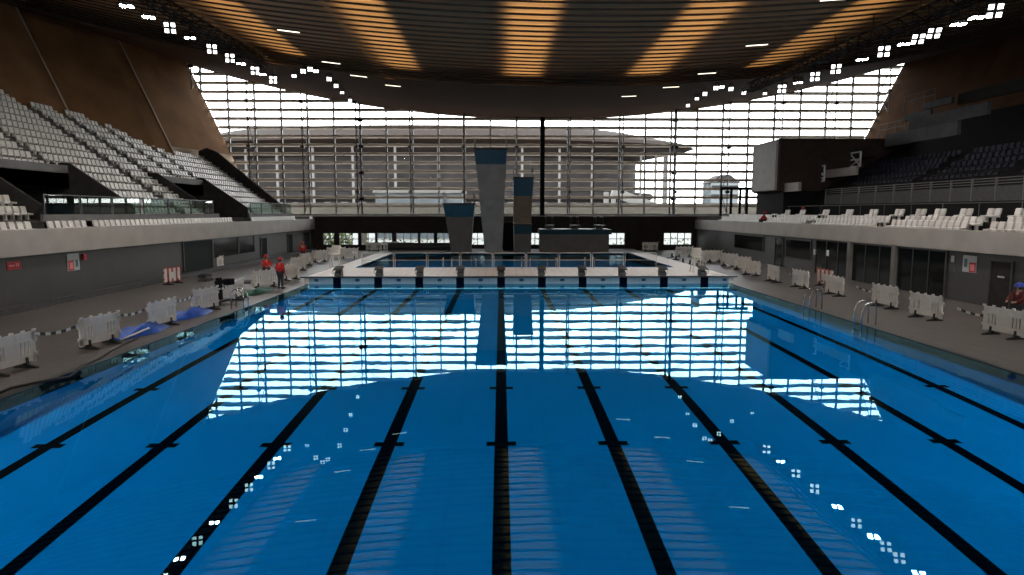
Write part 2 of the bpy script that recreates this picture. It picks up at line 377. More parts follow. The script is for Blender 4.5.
for i, (a, b, z0, z1, l) in enumerate(((735, 764, 1.0, 2.3, 'far dark window strip of the right wall'), (776, 784, 0, 2.3, 'narrow dark door of the right wall'), (787, 812, .9, 2.3, 'middle dark window of the right wall'),
        (817, 852, .02, 2.42, 'farthest of three wide dark glass fronts on the right'), (854, 897, .02, 2.42, 'middle of three wide dark glass fronts on the right'), (900, 949, .02, 2.42, 'nearest of three wide dark glass fronts on the right'),
        (994, 1016, .02, 2.2, 'flush dark grey door near the right edge'))):
    nm = 'window_%d' % (i + 3) if i not in (1, 6) else 'door_%d' % (i + 5)
    o, y0, y1 = wall_panel(nm, WR, a, b, z0, z1, M['dark_glass'] if i != 6 else M['dark'], 'R', l)
    if 3 <= i <= 5:
        g = MB()
        for k in range(1, 3): yy = y0 + (y1 - y0) * k / 3; g.box(WR - .08, WR - .03, yy - .03, yy + .03, z0, z1)
        g.build('mullion', M['steel'], o)
for p in ((854 - .8, 'a'), (898.5, 'b')):
    yy = at_x(p[0], 240, WR).y
    struct('trim_5', MB().box(WR - .28, WR - .05, yy - .16, yy + .16, 0, 2.5), M['concrete'], 'concrete pier between the wide glass fronts')

def balcony(name, xa, xb, z0, z1, lab):
    struct(name, MB().box(min(xa, xb), max(xa, xb), -6, YB, z0, z1), M['fascia'], lab, bevel=.03)
balcony('left_balcony_parapet', WL - .05, WL + .25, 2.4, 3.58, 'beige concrete front of the left balcony')
balcony('right_balcony_parapet', WR - .25, WR + .05, 2.45, 3.48, 'beige concrete front of the right balcony')
struct('left_balcony_floor', MB().box(-46, WL - .05, -6.5, YW - .4, 2.45, 3.0).box(-46, -23.3, -6.5, YW - .4, 3.0, 3.85), M['dark'], 'left balcony slab')
struct('right_balcony_floor', MB().box(WR + .05, 56, -6.5, YW - .4, 2.5, 3.0), M['dark'], 'right balcony slab')
struct('wall_back', MB().box(-46, 58, -7.5, -6.8, 0, 24), M['void'], 'dark wall behind the viewer')
struct('wall_left', MB().box(-47, -46, -7, YW, 0, 26), M['void'], 'outer left wall')
struct('wall_right', MB().box(58, 59, -7, YW, 0, 28), M['void'], 'outer right wall')

# far end wall with its low window strip
X = lambda px: at_y(px, 240, YB).x
fw = MB()
OPEN = [(323, 334), (339, 358), (361, 375), (377, 392), (396, 418), (420, 434), (437, 451), (471, 484), (529, 541), (609, 625), (664, 692), (701, 706)]
fw.box(WL, WR, YB, YB + .5, 2.0, 3.82)
fw.box(WL, WR, YB, YB + .5, 0, .62)
xe2 = [WL] + sum([[X(a), X(b)] for a, b in OPEN], []) + [WR]
for k in range(0, len(xe2), 2): fw.box(xe2[k], xe2[k + 1], YB, YB + .5, .62, 2.0)
struct('wall_far', fw, M['fascia_dark'], 'dark end beam and low wall under the big window')
for i, (a, b) in enumerate(OPEN):
    xa, xb = X(a), X(b); f = MB(); n = max(1, round((xb - xa) / .75))
    for k in range(n + 1): xx = xa + (xb - xa) * k / n; f.box(xx - .035, xx + .035, YB + .2, YB + .3, .62, 2.0)
    f.box(xa, xb, YB + .2, YB + .3, 1.25, 1.31); f.box(xa, xb, YB + .2, YB + .3, 1.93, 2.0)
    w = struct('window_%d' % (i + 12), f, M['steel'], '%s low window from the left in the far wall' % nth(i + 1))
    MB().box(xa, xb, YB + .24, YB + .26, .62, 2.0).build('pane', M['glass'], w)
struct('gallery_floor', MB().box(WL, WR, YB + .1, YW + .3, 3.72, 3.9).box(WR - .2, WR + 14, YB, YW + .3, 3.01, 3.9), M['concrete'], 'narrow gallery under the big window')
struct('trim_6', MB().box(WL - 14, WR + 26, YW - .35, YW + .3, 3.9, 4.12), M['box_pale'], 'pale sill below the big window')

# ------------------------------------------------------------------ big window
win = thing('window_11', 'huge curved-top glazed end wall', None); win['kind'] = 'structure'
def zroof(x): return zc(x, YW) + .05
def side_top(x):
    z = zroof(x)
    if x < -31.8: z = min(z, 50)
    return z
def zlow(x):
    z = 4.0
    if x < xl(4.0): z = max(z, 9.45 - (x + 31.8) / .44)
    if x > xr(4.0): z = max(z, 15.5 + (x - 45.6) / .48)
    return z
pitch_x = 26 * .1207
x_mast = at_y(542, 160, YW).x
gl = MB(); gx = [x_mast + pitch_x * k for k in range(-14, 16)]
gx = [x for x in gx if x < -29.5 or True]
mull_x = []
for x in gx:
    zt = zroof(x); zb = zlow(x)
    if zt - zb < .6 or x < -37.2 or x > 48.6: continue
    mull_x.append(x)
fine = [-37.3 + (48.8 + 37.3) * k / 110 for k in range(111)]
for xa, xb in zip(fine, fine[1:]):
    a0, b0 = zlow(xa), zlow(xb); a1, b1 = zroof(xa), zroof(xb)
    if a1 <= a0 and b1 <= b0: continue
    gl.face([(xa, YW + .1, a0), (xb, YW + .1, b0), (xb, YW + .1, max(b1, b0)), (xa, YW + .1, max(a1, a0))])
gl.build('glass', M['glass'], win)
for x in mull_x:
    if abs(x - x_mast) < .1: continue
    MB().box(x - .085, x + .085, YW - .25, YW + .05, zlow(x), zroof(x)).build('mullion', M['steel'], win)
z = 4.95; nz = 0
while z < 22.0:
    x0, x1 = max(xl(z), -37.2), min(xr(z), 48.7); t = MB(); d = (z - 15.7) / .0035
    spans = [(x0, x1)] if d <= 0 else [(x0, 5 - math.sqrt(d)), (5 + math.sqrt(d), x1)]
    for a, b in spans:
        if b - a > .3:
            t.box(a, b, YW - .55, YW - .3, z, z + .2)
            t.box(a, b, YW + .15, YW + .5, z - .03, z + .33)
    if t.v: t.build('louvre', M['louvre'], win)
    z += 1.045
mb = MB().box(x_mast - .27, x_mast + .27, YW - 1.0, YW - .6, 3.9, zc(x_mast, YW - 1) - .01)
mt = thing('steel_mast', 'thick black steel mast in the middle of the big window', 'column', (0, 0, 0))
mb.build('shaft', M['black'], mt); MB().box(x_mast - .45, x_mast + .45, YW - 1.2, YW - .4, 3.86, 3.98).build('base_plate', M['black'], mt)
# trusses standing in front of the mullions
tn = 0
trx = [x for x in mull_x if abs(x - x_mast) > .1 and round((x - x_mast) / pitch_x) % 2 == 1]
for x in trx:
    if x > 23 and x < 30: pass
    zb = max(zlow(x), 4.12); zt = zc(x, YW - 2.6) - .06
    if x < -31: zb = max(zb, 6)
    tn += 1
    t = thing('facade_truss', '%s slender steel truss from the left before the big window' % nth(tn), 'truss', (x, YW - 2.6, zb), 0, 'steel trusses of the big window')
    h = zt - zb
    MB().tube([(0, 0, 0), (0, 0, h)], .075, 6).build('front_chord', M['steel'], t)
    dg = MB(); k = 0; zz = 0
    while zz < h - 1.2:
        z2 = min(zz + 2.6, h - .1)
        p, q = ((0, 0, zz), (0, 2.3, z2)) if k % 2 == 0 else ((0, 2.3, zz), (0, 0, z2))
        dg.bar(p, q, .07); zz = z2; k += 1
    dg.build('diagonals', M['steel'], t)
    for q in range(1, int(h / 2.6) + 1, 2): MB().box(-.22, .22, -.2, .2, q * 2.6 - .16, q * 2.6 + .16).build('node_plate', M['steel'], t)
# tension cross braces seen at two bays
for xb, l in ((at_y(363, 150, YW).x, 'left'), (at_y(672, 150, YW).x, 'right')):
    t = thing('cable_brace', 'thin crossed steel cables with black hubs at %s of the big window' % l, 'brace', (xb, YW - 1.3, 4.1))
    c = MB()
    for k in range(4):
        z0 = k * 3.1 + .3; zm = z0 + 1.5
        MB().box(-.3, .3, -.12, .12, zm - .16, zm + .16).build('hub', M['black'], t)
        for sx in (-1, 1):
            for sz in (-1, 1): c.bar((0, 0, zm), (sx * 3.1, 0, zm + sz * 1.45), .035)
    c.build('cables', M['steel'], t); MB().box(-.09, .09, -.09, .09, 0, 12.4).build('post', M['steel'], t)
# portal at the right end of the gallery
dr = MB()
for px in (721, 731, 740, 747): xx = at_y(px, 200, YB + 2).x; dr.box(xx - .12, xx + .12, YB + 1.9, YB + 2.1, 3.9, 7.15)
xa, xb = at_y(720, 200, YB + 2).x, at_y(752, 200, YB + 2).x
dr.box(xa, xb, YB + 1.9, YB + 2.1, 6.95, 7.25)
struct('door_9', dr, M['black'], 'black framed portal at the right end of the gallery')

# ------------------------------------------------------------------ slanted timber fins on both sides
def fins(side):
    ks = [(-6.8, 6), (12, 6), (28, 6), (43, 5), (58.3, 2.6), (68.5, 0), (84.0, 0)] if side == 'L' else [(-6.8, 1.5), (12, 1.2), (30, .8), (48, .4), (66, 0), (84.0, 0)]
    for (a, oa), (b, ob) in zip(ks, ks[1:]):
        f = MB(); rows = [3.9, 9.45, 11.2, 16, 20, 24.5]; cols = [0, .08, .3, .6, .8, 1.0]
        dp = (3.2 if b > 80 else 4.0) if side == 'L' else 2.5
        def P(z, t):
            yy = a + (b - a) * t; off = ob + dp * (1 - t) ** 1.2
            return (max(xl(z) - off, -45.9), yy, z) if side == 'L' else (min(xr(z) + off, 57.9), yy, z)
        for za, zb in zip(rows, rows[1:]):
            for ta, tb in zip(cols, cols[1:]):
                f.face([P(za, ta), P(za, tb), P(zb, tb), P(zb, ta)], 1 if (b > 80 and zb <= 11.3) else 0)
            e0 = P(za, 1); e1 = P(zb, 1); q = -1 if side == 'L' else 1
            f.face([e0, (e0[0] + q * 5, e0[1] + .35, e0[2]), (e1[0] + q * 5, e1[1] + .35, e1[2]), e1], 1)
            if b < 80: f.face([(e0[0] - q * .03, e0[1] - .28, e0[2]), (e0[0] - q * .03, e0[1], e0[2]), (e1[0] - q * .03, e1[1], e1[2]), (e1[0] - q * .03, e1[1] - .28, e1[2])], 1)  # pale strip: window light on the fin edge put into colour
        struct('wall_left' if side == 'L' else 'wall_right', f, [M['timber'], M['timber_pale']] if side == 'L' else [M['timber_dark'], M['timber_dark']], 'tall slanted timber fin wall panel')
fins('L'); fins('R')

# ------------------------------------------------------------------ left stand
def sx_(i): return -24.3 - .8 * i
def sz_(i): return 3.95 + .575 * i
VOM = [(36.0, 45.0), (56.3, 65.0)]
def nrows(y):
    return 15 if y < 52 else 14 if y < 60 else 13 if y < 64 else 11 if y < 67 else 10
lv = MB()
segs = [(8, 36, 0, 15), (36, 45, 5, 15), (45, 52, 0, 15), (52, 56.3, 0, 14), (56.3, 60, 5, 14), (60, 65, 5, 13), (65, 67, 0, 11), (67, 76.4, 0, 10)]
for a, b, i0, i1 in segs:
    for i in range(i0, i1 + 1):
        zb = 3.85 if i0 == 0 else sz_(5) - .9
        lv.box(sx_(i) - .4, sx_(i) + .4, a, b, zb, sz_(i))
struct('left_stand', lv, M['step'], 'stepped concrete tiers of the left stand')
ck = MB()
for n, yv in enumerate((36.0, 45.0, 56.3, 65.0)):
    ck.prism([(-29.4, 3.85), (-23.9, 3.85), (-23.9, 4.75), (-27.9, 7.5), (-29.4, 7.5)], 'y', yv - .13, yv + .13)
ck.prism([(-23.9, 3.85), (-23.9, 4.9), (-24.2, 5.0), (-31.2, 10.9), (-32.3, 11.35), (-33.2, 11.0), (-33.2, 3.85)], 'y', 76.4, 76.75)
struct('vomitory_cheek_walls', ck, M['dark'], 'dark sloping walls beside the stand entrances')
bm_ = MB()
for a, b in VOM: bm_.box(-28.15, -27.9, a + .13, b - .13, sz_(5) - .9, sz_(5) + .5)
struct('vomitory_lintels', bm_, M['concrete'], 'concrete beams over the stand entrances')
vd = MB()
for a, b in VOM: vd.box(-33.2, -33, a, b, 3.85, 7)
struct('vomitory_back_walls', vd, M['black'], 'dark backs of the stand entrances')
vw = MB()
for a, b in VOM:
    for k in (.25, .6): vw.box(-32.9, -32.8, a + (b - a) * k, a + (b - a) * k + 1.3, 3.9, 6.0)
struct('vomitory_doors', vw, M['dark_glass'], 'dark glass doors inside the stand entrances')
bw = MB()
BAL = [(35.2, 57.0), (63.8, 77.0)]
for a, b in BAL: bw.box(-23.45, -23.3, a, b, 3.0, 4.22)
bw.box(-23.45, -23.3, 10, 30.5, 3.0, 4.22)
bw.box(-23.3, -21.6, 10, 77, 3.0, 3.2)
struct('balustrade_wall', bw, M['concrete'], 'low grey wall behind the front row of the left balcony')
n = 0
for a, b in ((35.4, 38.4), (38.5, 41.5), (41.6, 44.8), (45.2, 48.5), (48.6, 52), (52.1, 56), (64.2, 67.2), (67.3, 70.3), (70.4, 73.4), (73.5, 76.5)):
    n += 1
    t = thing('glass_balustrade', '%s green glass balustrade panel from the near end of left balcony' % nth(n), 'balustrade', (-23.38, (a + b) / 2, 4.22), 0, 'glass balustrades of the left stand')
    L = (b - a) / 2
    MB().box(-.01, .01, -L + .06, L - .06, .05, 1.0).build('glass_pane', M['glass_green'], t)
    MB().box(-.03, .03, -L, L, 1.0, 1.05).build('handrail', M['steel'], t)
    for yy in (-L + .03, L - .03): MB().box(-.03, .03, yy - .03, yy + .03, 0, 1.0).build('post', M['steel'], t)

# seats -------------------------------------------------------------
def seat_mb(tip=False):
    m = MB(); P = [(-.21, .24), (.16, .24), (.2, .28), (.18, .34), (-.2, .36)]   # pan profile (front at +x)
    m.prism(P, 'y', -.19, .19)
    m.prism([(-.2, .33), (-.13, .33), (-.2, .66), (-.24, .7), (-.29, .68), (-.27, .5)], 'y', -.19, .19)
    m.box(-.1, .05, -.05, .05, 0, .26)
    return m
seat_me = seat_mb().mesh('stadium_seat', M['seat'], bevel=0)
seat_navy_me = seat_mb().mesh('dark_stadium_seat', M['seat_navy'])
SEATS = []     # (x,y,z,rz,rowname,order key)
def visible(p, mg=3):
    q = proj(p); return q is not None and -mg < q[0] < 1024 + mg and -mg < q[1] < 575
AIS = [30.0, 44.0, 52.6, 56.9, 61.2, 65.4]
for i in range(0, 16):
    y = 9.0; k = 0
    while y < 76.0:
        y += .52
        if any(abs(y - a) < .62 for a in AIS): continue
        if i > nrows(y) : continue
        if i < 5 and any(a - .35 < y < b + .35 for a, b in VOM): continue
        blk = sum(y > a for a in AIS)
        SEATS.append((sx_(i) - .02, y, sz_(i), 0, ('tier', i, blk)))
y = 31.0
while y < 75:
    y += .55
    if 38.0 < y < 38.6 or 33.5 < y < 34.6 or 58 < y < 62.5: continue
    SEATS.append((-22.55, y, 3.2, 0, ('front', 0, 0)))
for i, (x, z) in enumerate(((23.35, 3.2), (24.15, 3.42))):
    y = 26.0
    while y < 72:
        y += .52
        if any(abs(y - a) < .65 for a in (33.2, 41.6, 51.5, 60.5)): continue
        SEATS.append((x, y, z, PI, ('right', i, 0)))
for ya in (31.2, 32.4, 34.3, 36.4, 38.6, 40.4, 42.6, 45.6, 48.8, 52.4, 56.5, 59.5, 61.5):
    for d in (0, .52): SEATS.append((25.0, ya + d, 3.84, PI, ('upper', 2, 0)))
vis = [s for s in SEATS if visible((s[0], s[1], s[2] + .5))]
vis.sort(key=lambda s: (s[0] ** 2 + s[1] ** 2))
near, rest = vis[:300], vis[300:]
near.sort(key=lambda s: (s[4], s[1]))
allrow = {}
for s in sorted(vis, key=lambda s: s[1]): allrow.setdefault(s[4], []).append(s)
for s in near:
    r = s[4]; k = allrow[r].index(s) + 1
    if r[0] == 'tier':
        bl = ['nearest', 'second nearest', 'third nearest', 'fourth nearest', 'fifth nearest', 'sixth nearest', 'farthest'][r[2]]
        lab = 'white stadium seat, %s from near end, %s row up, %s block of left stand' % (nth(k), nth(r[1] + 1), bl); g = 'white seats in the left stand'
    elif r[0] == 'front': lab = 'white stadium seat, %s from the near end of row behind left balcony front' % nth(k); g = 'white seats behind the left balcony front'
    elif r[0] == 'upper': lab = 'white paired stadium seat on the step above, %s from near end of right balcony' % nth(k); g = 'paired white seats of the right balcony'
    else: lab = 'white stadium seat, %s from near end of %s row on right balcony' % (nth(k), ['front', 'second'][r[1]]); g = 'white seats in rows on the right balcony'
    o = bpy.data.objects.new('stadium_chair', seat_me); COL.objects.link(o); o.location = s[:3]; o.rotation_euler = (0, 0, s[3]); tag(o, lab, 'seat', g)
st = MB(); sm = seat_mb()
for s in rest: st.add(sm, Matrix.Translation(s[:3]) @ Matrix.Rotation(s[3], 4, 'Z'))
tag(st.build('distant_stadium_chairs', M['seat']), 'rows of small white seats in the farther and upper left stand and right balcony end', 'seats', None, 'stuff')
# right balcony steps under the seats
rs = MB().box(22.6, 23.8, 10, 74, 3.0, 3.2).box(23.8, 24.6, 10, 74, 3.0, 3.42).box(24.6, 25.5, 10, 74, 3.0, 3.84)
struct('right_stand_steps', rs, M['dark'], 'steps under the right balcony seats')
rl = thing('balcony_handrail', 'thin steel handrail behind the white seats on the right balcony', 'handrail', (25.42, 0, 3.84))
MB().tube([(0, 30, 1.0), (0, 66, 1.0)], .025, 6).build('rail', M['dim_rail'], rl)
for k in range(13): MB().tube([(0, 30 + 3 * k, 0), (0, 30 + 3 * k, 1.0)], .02, 6).build('post', M['dim_rail'], rl)

# ------------------------------------------------------------------ right stand
struct('right_stand', MB().prism([(26.9, 3.0), (26.9, 4.9), (28.2, 6.2), (40, 12.6), (57, 14), (57, 3)], 'y', -6, 60.5), M['black'], 'dark mass of the unlit right stand')  # near-black colour stands in for the missing light here
def run(name, x, pxa, pxb, ytop_a, ybot_a, m, label, cat, th=.25):
    """a long board facing the pool at wall line x, spanning two picture columns"""
    a = at_x(pxa, ytop_a, x); b = at_x(pxa, ybot_a, x); c = at_x(pxb, 150, x)
    y0, y1 = sorted((a.y, c.y))
    o = MB().box(x, x + th, y0, y1, b.z, a.z).build(name, m); return tag(o, label, cat, None, 'structure')
# guard rail of the upper tier: panels between posts
gy = [at_x(px, 190, 27).y for px in (826, 842, 859, 876, 894, 912, 931, 951, 972, 996, 1024, 1060)]
for k, (b, a) in enumerate(zip(gy, gy[1:])):
    t = thing('tier_guard_panel', '%s grey guard panel from the far end of the dark right tier' % nth(k + 1), 'guard panel', (27, (a + b) / 2, 4.95), 0, 'guard panels of the dark right tier')
    L = (b - a) / 2
    MB().box(-.04, .04, -L + .06, L - .06, 0, .82).build('panel', M['dim_panel'], t)
    r = MB()
    for zz in (.95, 1.1, 1.25): r.box(-.02, .02, -L, L, zz - .02, zz + .02)
    r.build('rails', M['dim_rail'], t)
    MB().box(-.05, .05, L - .05, L + .04, -.1, 1.3).build('post', M['dim_rail'], t)
nv = []
for i in range(5):
    x = 28.6 + .85 * i; z = 6.0 + .5 * i; y = 33 + i; k = 0
    while y < 55 + i:
        y += .55
        if any(abs(y - a) < .6 for a in (38.5, 47.0)): continue
        nv.append((x, y, z, i))
for x in range(5):
    nvs = [s for s in nv if s[3] == x]
    for k, s in enumerate(nvs):
        if not visible((s[0], s[1], s[2] + .5), 0): continue
        o = bpy.data.objects.new('dark_stadium_chair', seat_navy_me); COL.objects.link(o); o.location = s[:3]; o.rotation_euler = (0, 0, PI)
        tag(o, 'dark blue seat, %s from near end of %s row behind the right guard panels' % (nth(k + 1), nth(x + 1)), 'seat', 'dark blue seats in the right tier')
ns = MB()
for i in range(5): ns.box(28.2 + .85 * i, 29.05 + .85 * i, 30, 60, 5.0, 6.0 + .5 * i)
struct('right_tier_steps', ns, M['dark'], 'dark steps under the blue seats')
for (x, a, b, t0, t1, m, l) in ((33, 885, 956, 135, 147, 'box_grey', 'long grey board front in the middle of the dark right stand'), (36, 909, 984.5, 119.5, 130, 'box_grey', 'long grey board front below the top of right stand'),
        (37.5, 903, 928, 115.5, 121.5, 'box_grey', 'short grey board at the far top of right stand'), (38.5, 922, 948, 104, 110, 'box_grey', 'uppermost short grey board of right stand'),
        (39.5, 958, 1023, 94, 105, 'dark', 'highest long dark board of right stand'), (31, 824, 873, 155, 163, 'dark', 'grey board behind the brown box'),
        (28.5, 806, 856.5, 172.6, 180, 'box_pale', 'pale board above the far guard panels'), (27, 775, 798, 178, 183.5, 'box_pale', 'small pale board beside the brown box'),
        (25, 754, 800, 186.5, 194, 'box_pale', 'low pale board before the brown box'), (34, 938, 968, 158, 165, 'box_grey', 'dim grey landing board above the blue seats'), (32, 893, 915, 166, 171, 'box_grey', 'dim grey slanting board above the blue seats')):
    run('stand_front_board', x, a, b, t0, t1, M[m], l, 'board')
bx = MB().box(24.3, 24.5, 60.6, 66.2, 6.3, 10.7).build('lit_side', M['box_pale'])  # window light on this side is put into the paler colour
root = thing('stair_core', 'tall brown boxed stair core with a window-lit pale side, right of the window', 'stair core', (24.3, 60.6, 3.0)); root['kind'] = 'structure'
bx.parent = root; bx.location = (-24.3, -60.6, -3.0)
MB().box(.2, 15, -.4, 6, 3.2, 7.75).build('brown_face', M['brown'], root)  # shade of the camera-facing side is put into the darker colour
MB().box(.7, 15, -.3, 6, 0, 3.3).build('dark_base', M['black'], root)
struct('right_stand_far_tiers', MB().prism([(33.5, 3.0), (33.5, 6), (36, 8.5), (44, 12.5), (57, 15), (57, 3)], 'y', 66.5, 83), M['black'], 'unlit far tiers of the right stand')  # darkness of these tiers is put into the colour
for (px0, px1, t, b, x, l) in ((815, 824, 167, 181, 28.3, 'grey crossed metal frame hung on the pale board, far right stand'), (850, 860, 153.5, 166, 30.8, 'grey crossed metal frame hung on the dark board, right stand')):
    a = at_x(px0, t, x); c = at_x(px1, b, x); y0, y1 = sorted((a.y, c.y)); f = MB()
    for yy in (y0, y1): f.bar((0, yy, c.z), (0, yy, a.z), .12)
    for zz in (c.z, a.z, (a.z + c.z) / 2): f.bar((0, y0, zz), (0, y1, zz), .12)
    f.bar((0, y0, c.z), (0, y1, a.z), .09); f.bar((0, y1, c.z), (0, y0, (a.z + c.z) / 2), .09)
    o = f.build('metal_frame', M['rail'], loc=(x, 0, 0)); tag(o, l, 'metal frame')
# scaffold rails of the upper right stand
for n, (x, a, b, py, l) in enumerate(((30.5, 900, 935, 172, 'nearer thin rail run above the blue seats'), (34.5, 880, 905, 125, 'thin rail run at the far top of the right stand'), (36, 985, 1018, 150, 'thin rail run at right picture edge above the blue seats'), (38.5, 905, 935, 97, 'top thin rail run of the right stand'))):
    A = at_x(a, py, x); Bv = at_x(b, py - 3, x)
    t = thing('guard_rail', l, 'rail', (x, (A.y + Bv.y) / 2, A.z - 1)); L = abs(A.y - Bv.y) / 2
    g = MB()
    for zz in (.5, 1.0): g.box(-.025, .025, -L, L, zz - .025, zz + .025)
    g.build('rails', M['dim_rail'], t)
    for k in range(4): yy = -L + 2 * L * k / 3; MB().box(-.03, .03, yy - .03, yy + .03, -.4, 1.0).build('post', M['dim_rail'], t)

# ------------------------------------------------------------------ diving towers
def tower(name, label, pxl, pxr, ytop, ypad, pxbl, pxbr, Y, mpad, mshaft, rails=True, base=BZ - .03, depth=3.2):
    a = at_y(pxl, ytop, Y); b = at_y(pxr, ytop, Y); zt = a.z; zp = at_y(pxl, ypad, Y).z
    c = at_y(pxbl, 245, Y).x; d = at_y(pxbr, 245, Y).x
    root = thing(name, label, 'diving platform', ((a.x + b.x) / 2, Y, base)); ox = root.location.x
    zt -= base; zp -= base; A, B = a.x - ox, b.x - ox; Cx, D = c - ox, d - ox
    f = zp / zt; E, G = Cx + (A - Cx) * f, D + (B - D) * f
    def taper(x0, x1, z0, X0, X1, z1, y0, y1, Y0, Y1):
        m = MB(); L = [(x0, y0, z0), (x1, y0, z0), (x1, y1, z0), (x0, y1, z0)]; U = [(X0, Y0, z1), (X1, Y0, z1), (X1, Y1, z1), (X0, Y1, z1)]
        m.face(L[::-1]); m.face(U)
        for k in range(4): m.face([L[k], L[(k + 1) % 4], U[(k + 1) % 4], U[k]])
        return m
    taper(Cx, D, 0, E, G, zp, .5, 2.6, .25, 2.6).build('shaft', M[mshaft], root)
    taper(E, G, zp, A, B, zt - .16, .25, depth, -.1, depth).build('front_pad', M[mpad], root, bevel=.02)
    pl = MB().box(A - .05, B + .05, -.15, depth, zt - .16, zt).build('platform', M['rubber'], root)
    if rails:
        for s in (A + .05, B - .05):
            r = MB().tube([(s, .5, zt + 1), (s, depth - .1, zt + 1)], .03, 6).tube([(s, .5, zt + .5), (s, depth - .1, zt + .5)], .025, 6)
            for yy in (.5, 1.6, depth - .1): r.tube([(s, yy, zt), (s, yy, zt + 1)], .03, 6)
            r.build('side_rail', M['steel'], pl)
    return root
tower('diving_tower', 'tallest grey tapering diving tower with blue top', 474, 507, 148, 164, 485, 502, 64.0, 'blue_pad', 'tower')
tower('diving_tower', 'second tallest diving tower, warm grey with deep blue top', 513.5, 533.5, 177, 196, 514, 530, 66.6, 'blue_pad', 'tower_warm')
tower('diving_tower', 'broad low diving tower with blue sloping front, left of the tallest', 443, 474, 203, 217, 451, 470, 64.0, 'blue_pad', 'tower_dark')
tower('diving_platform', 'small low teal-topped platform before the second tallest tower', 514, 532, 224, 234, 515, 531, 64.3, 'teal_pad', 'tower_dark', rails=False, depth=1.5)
sp = at_y(540, 229, 66); sq = at_y(612, 229, 66)
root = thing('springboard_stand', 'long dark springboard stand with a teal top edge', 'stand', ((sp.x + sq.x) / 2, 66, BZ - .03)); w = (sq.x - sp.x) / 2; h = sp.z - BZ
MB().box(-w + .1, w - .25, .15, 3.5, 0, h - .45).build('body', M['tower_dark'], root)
MB().prism([(-.05, h - .1), (3.6, h - .1), (3.6, h - .5), (.15, h - .5)], 'x', -w, w).build('edge_beam', M['teal_pad'], root)
MB().box(-w, w, -.05, 3.6, h - .1, h).build('deck', M['teal_pad'], root)
for k, px in enumerate((551, 577, 602)):
    xx = at_y(px, 226, 65).x
    t = thing('springboard', '%s white springboard on the long dark stand' % ['left', 'middle', 'right'][k], 'springboard', (xx, 66, sp.z), 0, 'springboards of the diving pool')
    MB().prism([(-1.6, .42), (2.9, .36), (2.9, .30), (-1.6, .38)], 'x', -.27, .27).build('board', M['sign_grey'], t)
    MB().box(-.35, .35, .7, 1.0, 0, .31).build('fulcrum', M['steel'], t)
    for s in (-.33, .33): MB().tube([(s, .6, .3), (s, .7, 1.15), (s, 2.6, 1.15), (s, 2.7, 0)], .025, 6).build('handrail', M['steel'], t)
    MB().box(-.3, .3, 2.6, 2.95, 0, .3).build('anchor', M['steel'], t)
# dark backdrop block between the towers and a dark cover roll at left
tag(MB().box(at_y(503, 240, 68.5).x, at_y(514, 240, 68.5).x, 70.0, 71.2, BZ - .03, 3.3).build('service_block', M['black']), 'black service block between tallest tower and the low platform', 'block')
cr = thing('cover_roll', 'long dark pool cover roll lying left of the towers', 'cover roll', (at_y(420, 245, 69).x, 69, 0))
MB().tube([(-3.2, 0, .85), (3.2, 0, .85)], .42, 14).build('roll', M['rubber'], cr)
for s in (-2.8, 2.8): MB().prism([(-.4, .35), (.4, .35), (.1, .9), (-.1, .9)], 'x', s - .05, s + .05).build('trestle', M['steel'], cr)

# ------------------------------------------------------------------ railing on the raised deck
ry = DY0 - .35
xa, xb = at_y(361, 258, ry).x, at_y(657, 258, ry).x
npan = 9; pw = (xb - xa) / npan
for k in range(npan):
    t = thing('deck_railing', '%s grey railing section from the left, before the diving pool' % nth(k + 1), 'railing', (xa + pw * (k + .5), ry, BZ - .03), 0, 'railing sections before the diving pool')
    h = pw / 2 - .06
    MB().tube([(-h, 0, 0), (-h, 0, 1.02), (-h + .04, 0, 1.06), (h - .04, 0, 1.06), (h, 0, 1.02), (h, 0, 0)], .022, 6).build('frame', M['rail'], t)
    MB().tube([(-h, 0, .55), (h, 0, .55)], .018, 6).build('mid_rail', M['rail'], t)
# steel ladders of the diving pool
for k, px in enumerate((447, 480, 526, 552, 590)):
    p = at_y(px, 265, DY0 - 1.2); t = thing('pool_ladder', '%s low steel handrail pair from the left by the railing' % nth(k + 1), 'ladder', (p.x, DY0 - 1.2, BZ - .03), 0, 'low handrails before the diving pool')
    for s in (-.3, .3): MB().tube([(s, 0, 0), (s, 0, .6), (s, .12, .72), (s, .6, .72), (s, .7, .6), (s, .7, 0)], .022, 6).build('handrail', M['chrome'], t)

# ------------------------------------------------------------------ starting blocks
def make_block():
    t = thing('starting_block', '', 'starting block', (0, 0, 0), 0, 'starting blocks along the far pool end')
    pe = MB().prism([(-.25, 0), (-.25, .18), (-.12, .3), (.05, .35), (.42, .42), (.42, 0)], 'x', -.19, .19).build('pedestal', M['block'], t, bevel=.01)
    pf = MB().prism([(-.34, .42), (-.34, .47), (.46, .64), (.46, .58)], 'x', -.26, .26).build('platform', M['block'], t, bevel=.008)
    MB().box(-.17, .17, -.275, -.255, .06, .27).build('number_plate', M['block_top'], pe)
    for s in (-.24, .24): MB().tube([(s, -.3, .44), (s, -.38, .38), (s, -.36, .22), (s * .8, -.2, .18)], .015, 6).build('grip', M['steel'], pf)
    return t
blk0 = make_block()
for k, c in enumerate(LANES):
    t = blk0 if k == 0 else copy_tree(blk0)
    t.location = (c, PY1 + .52, BZ - .03); t['label'] = 'dark starting block, %s from the left along the far pool edge' % nth(k + 1)

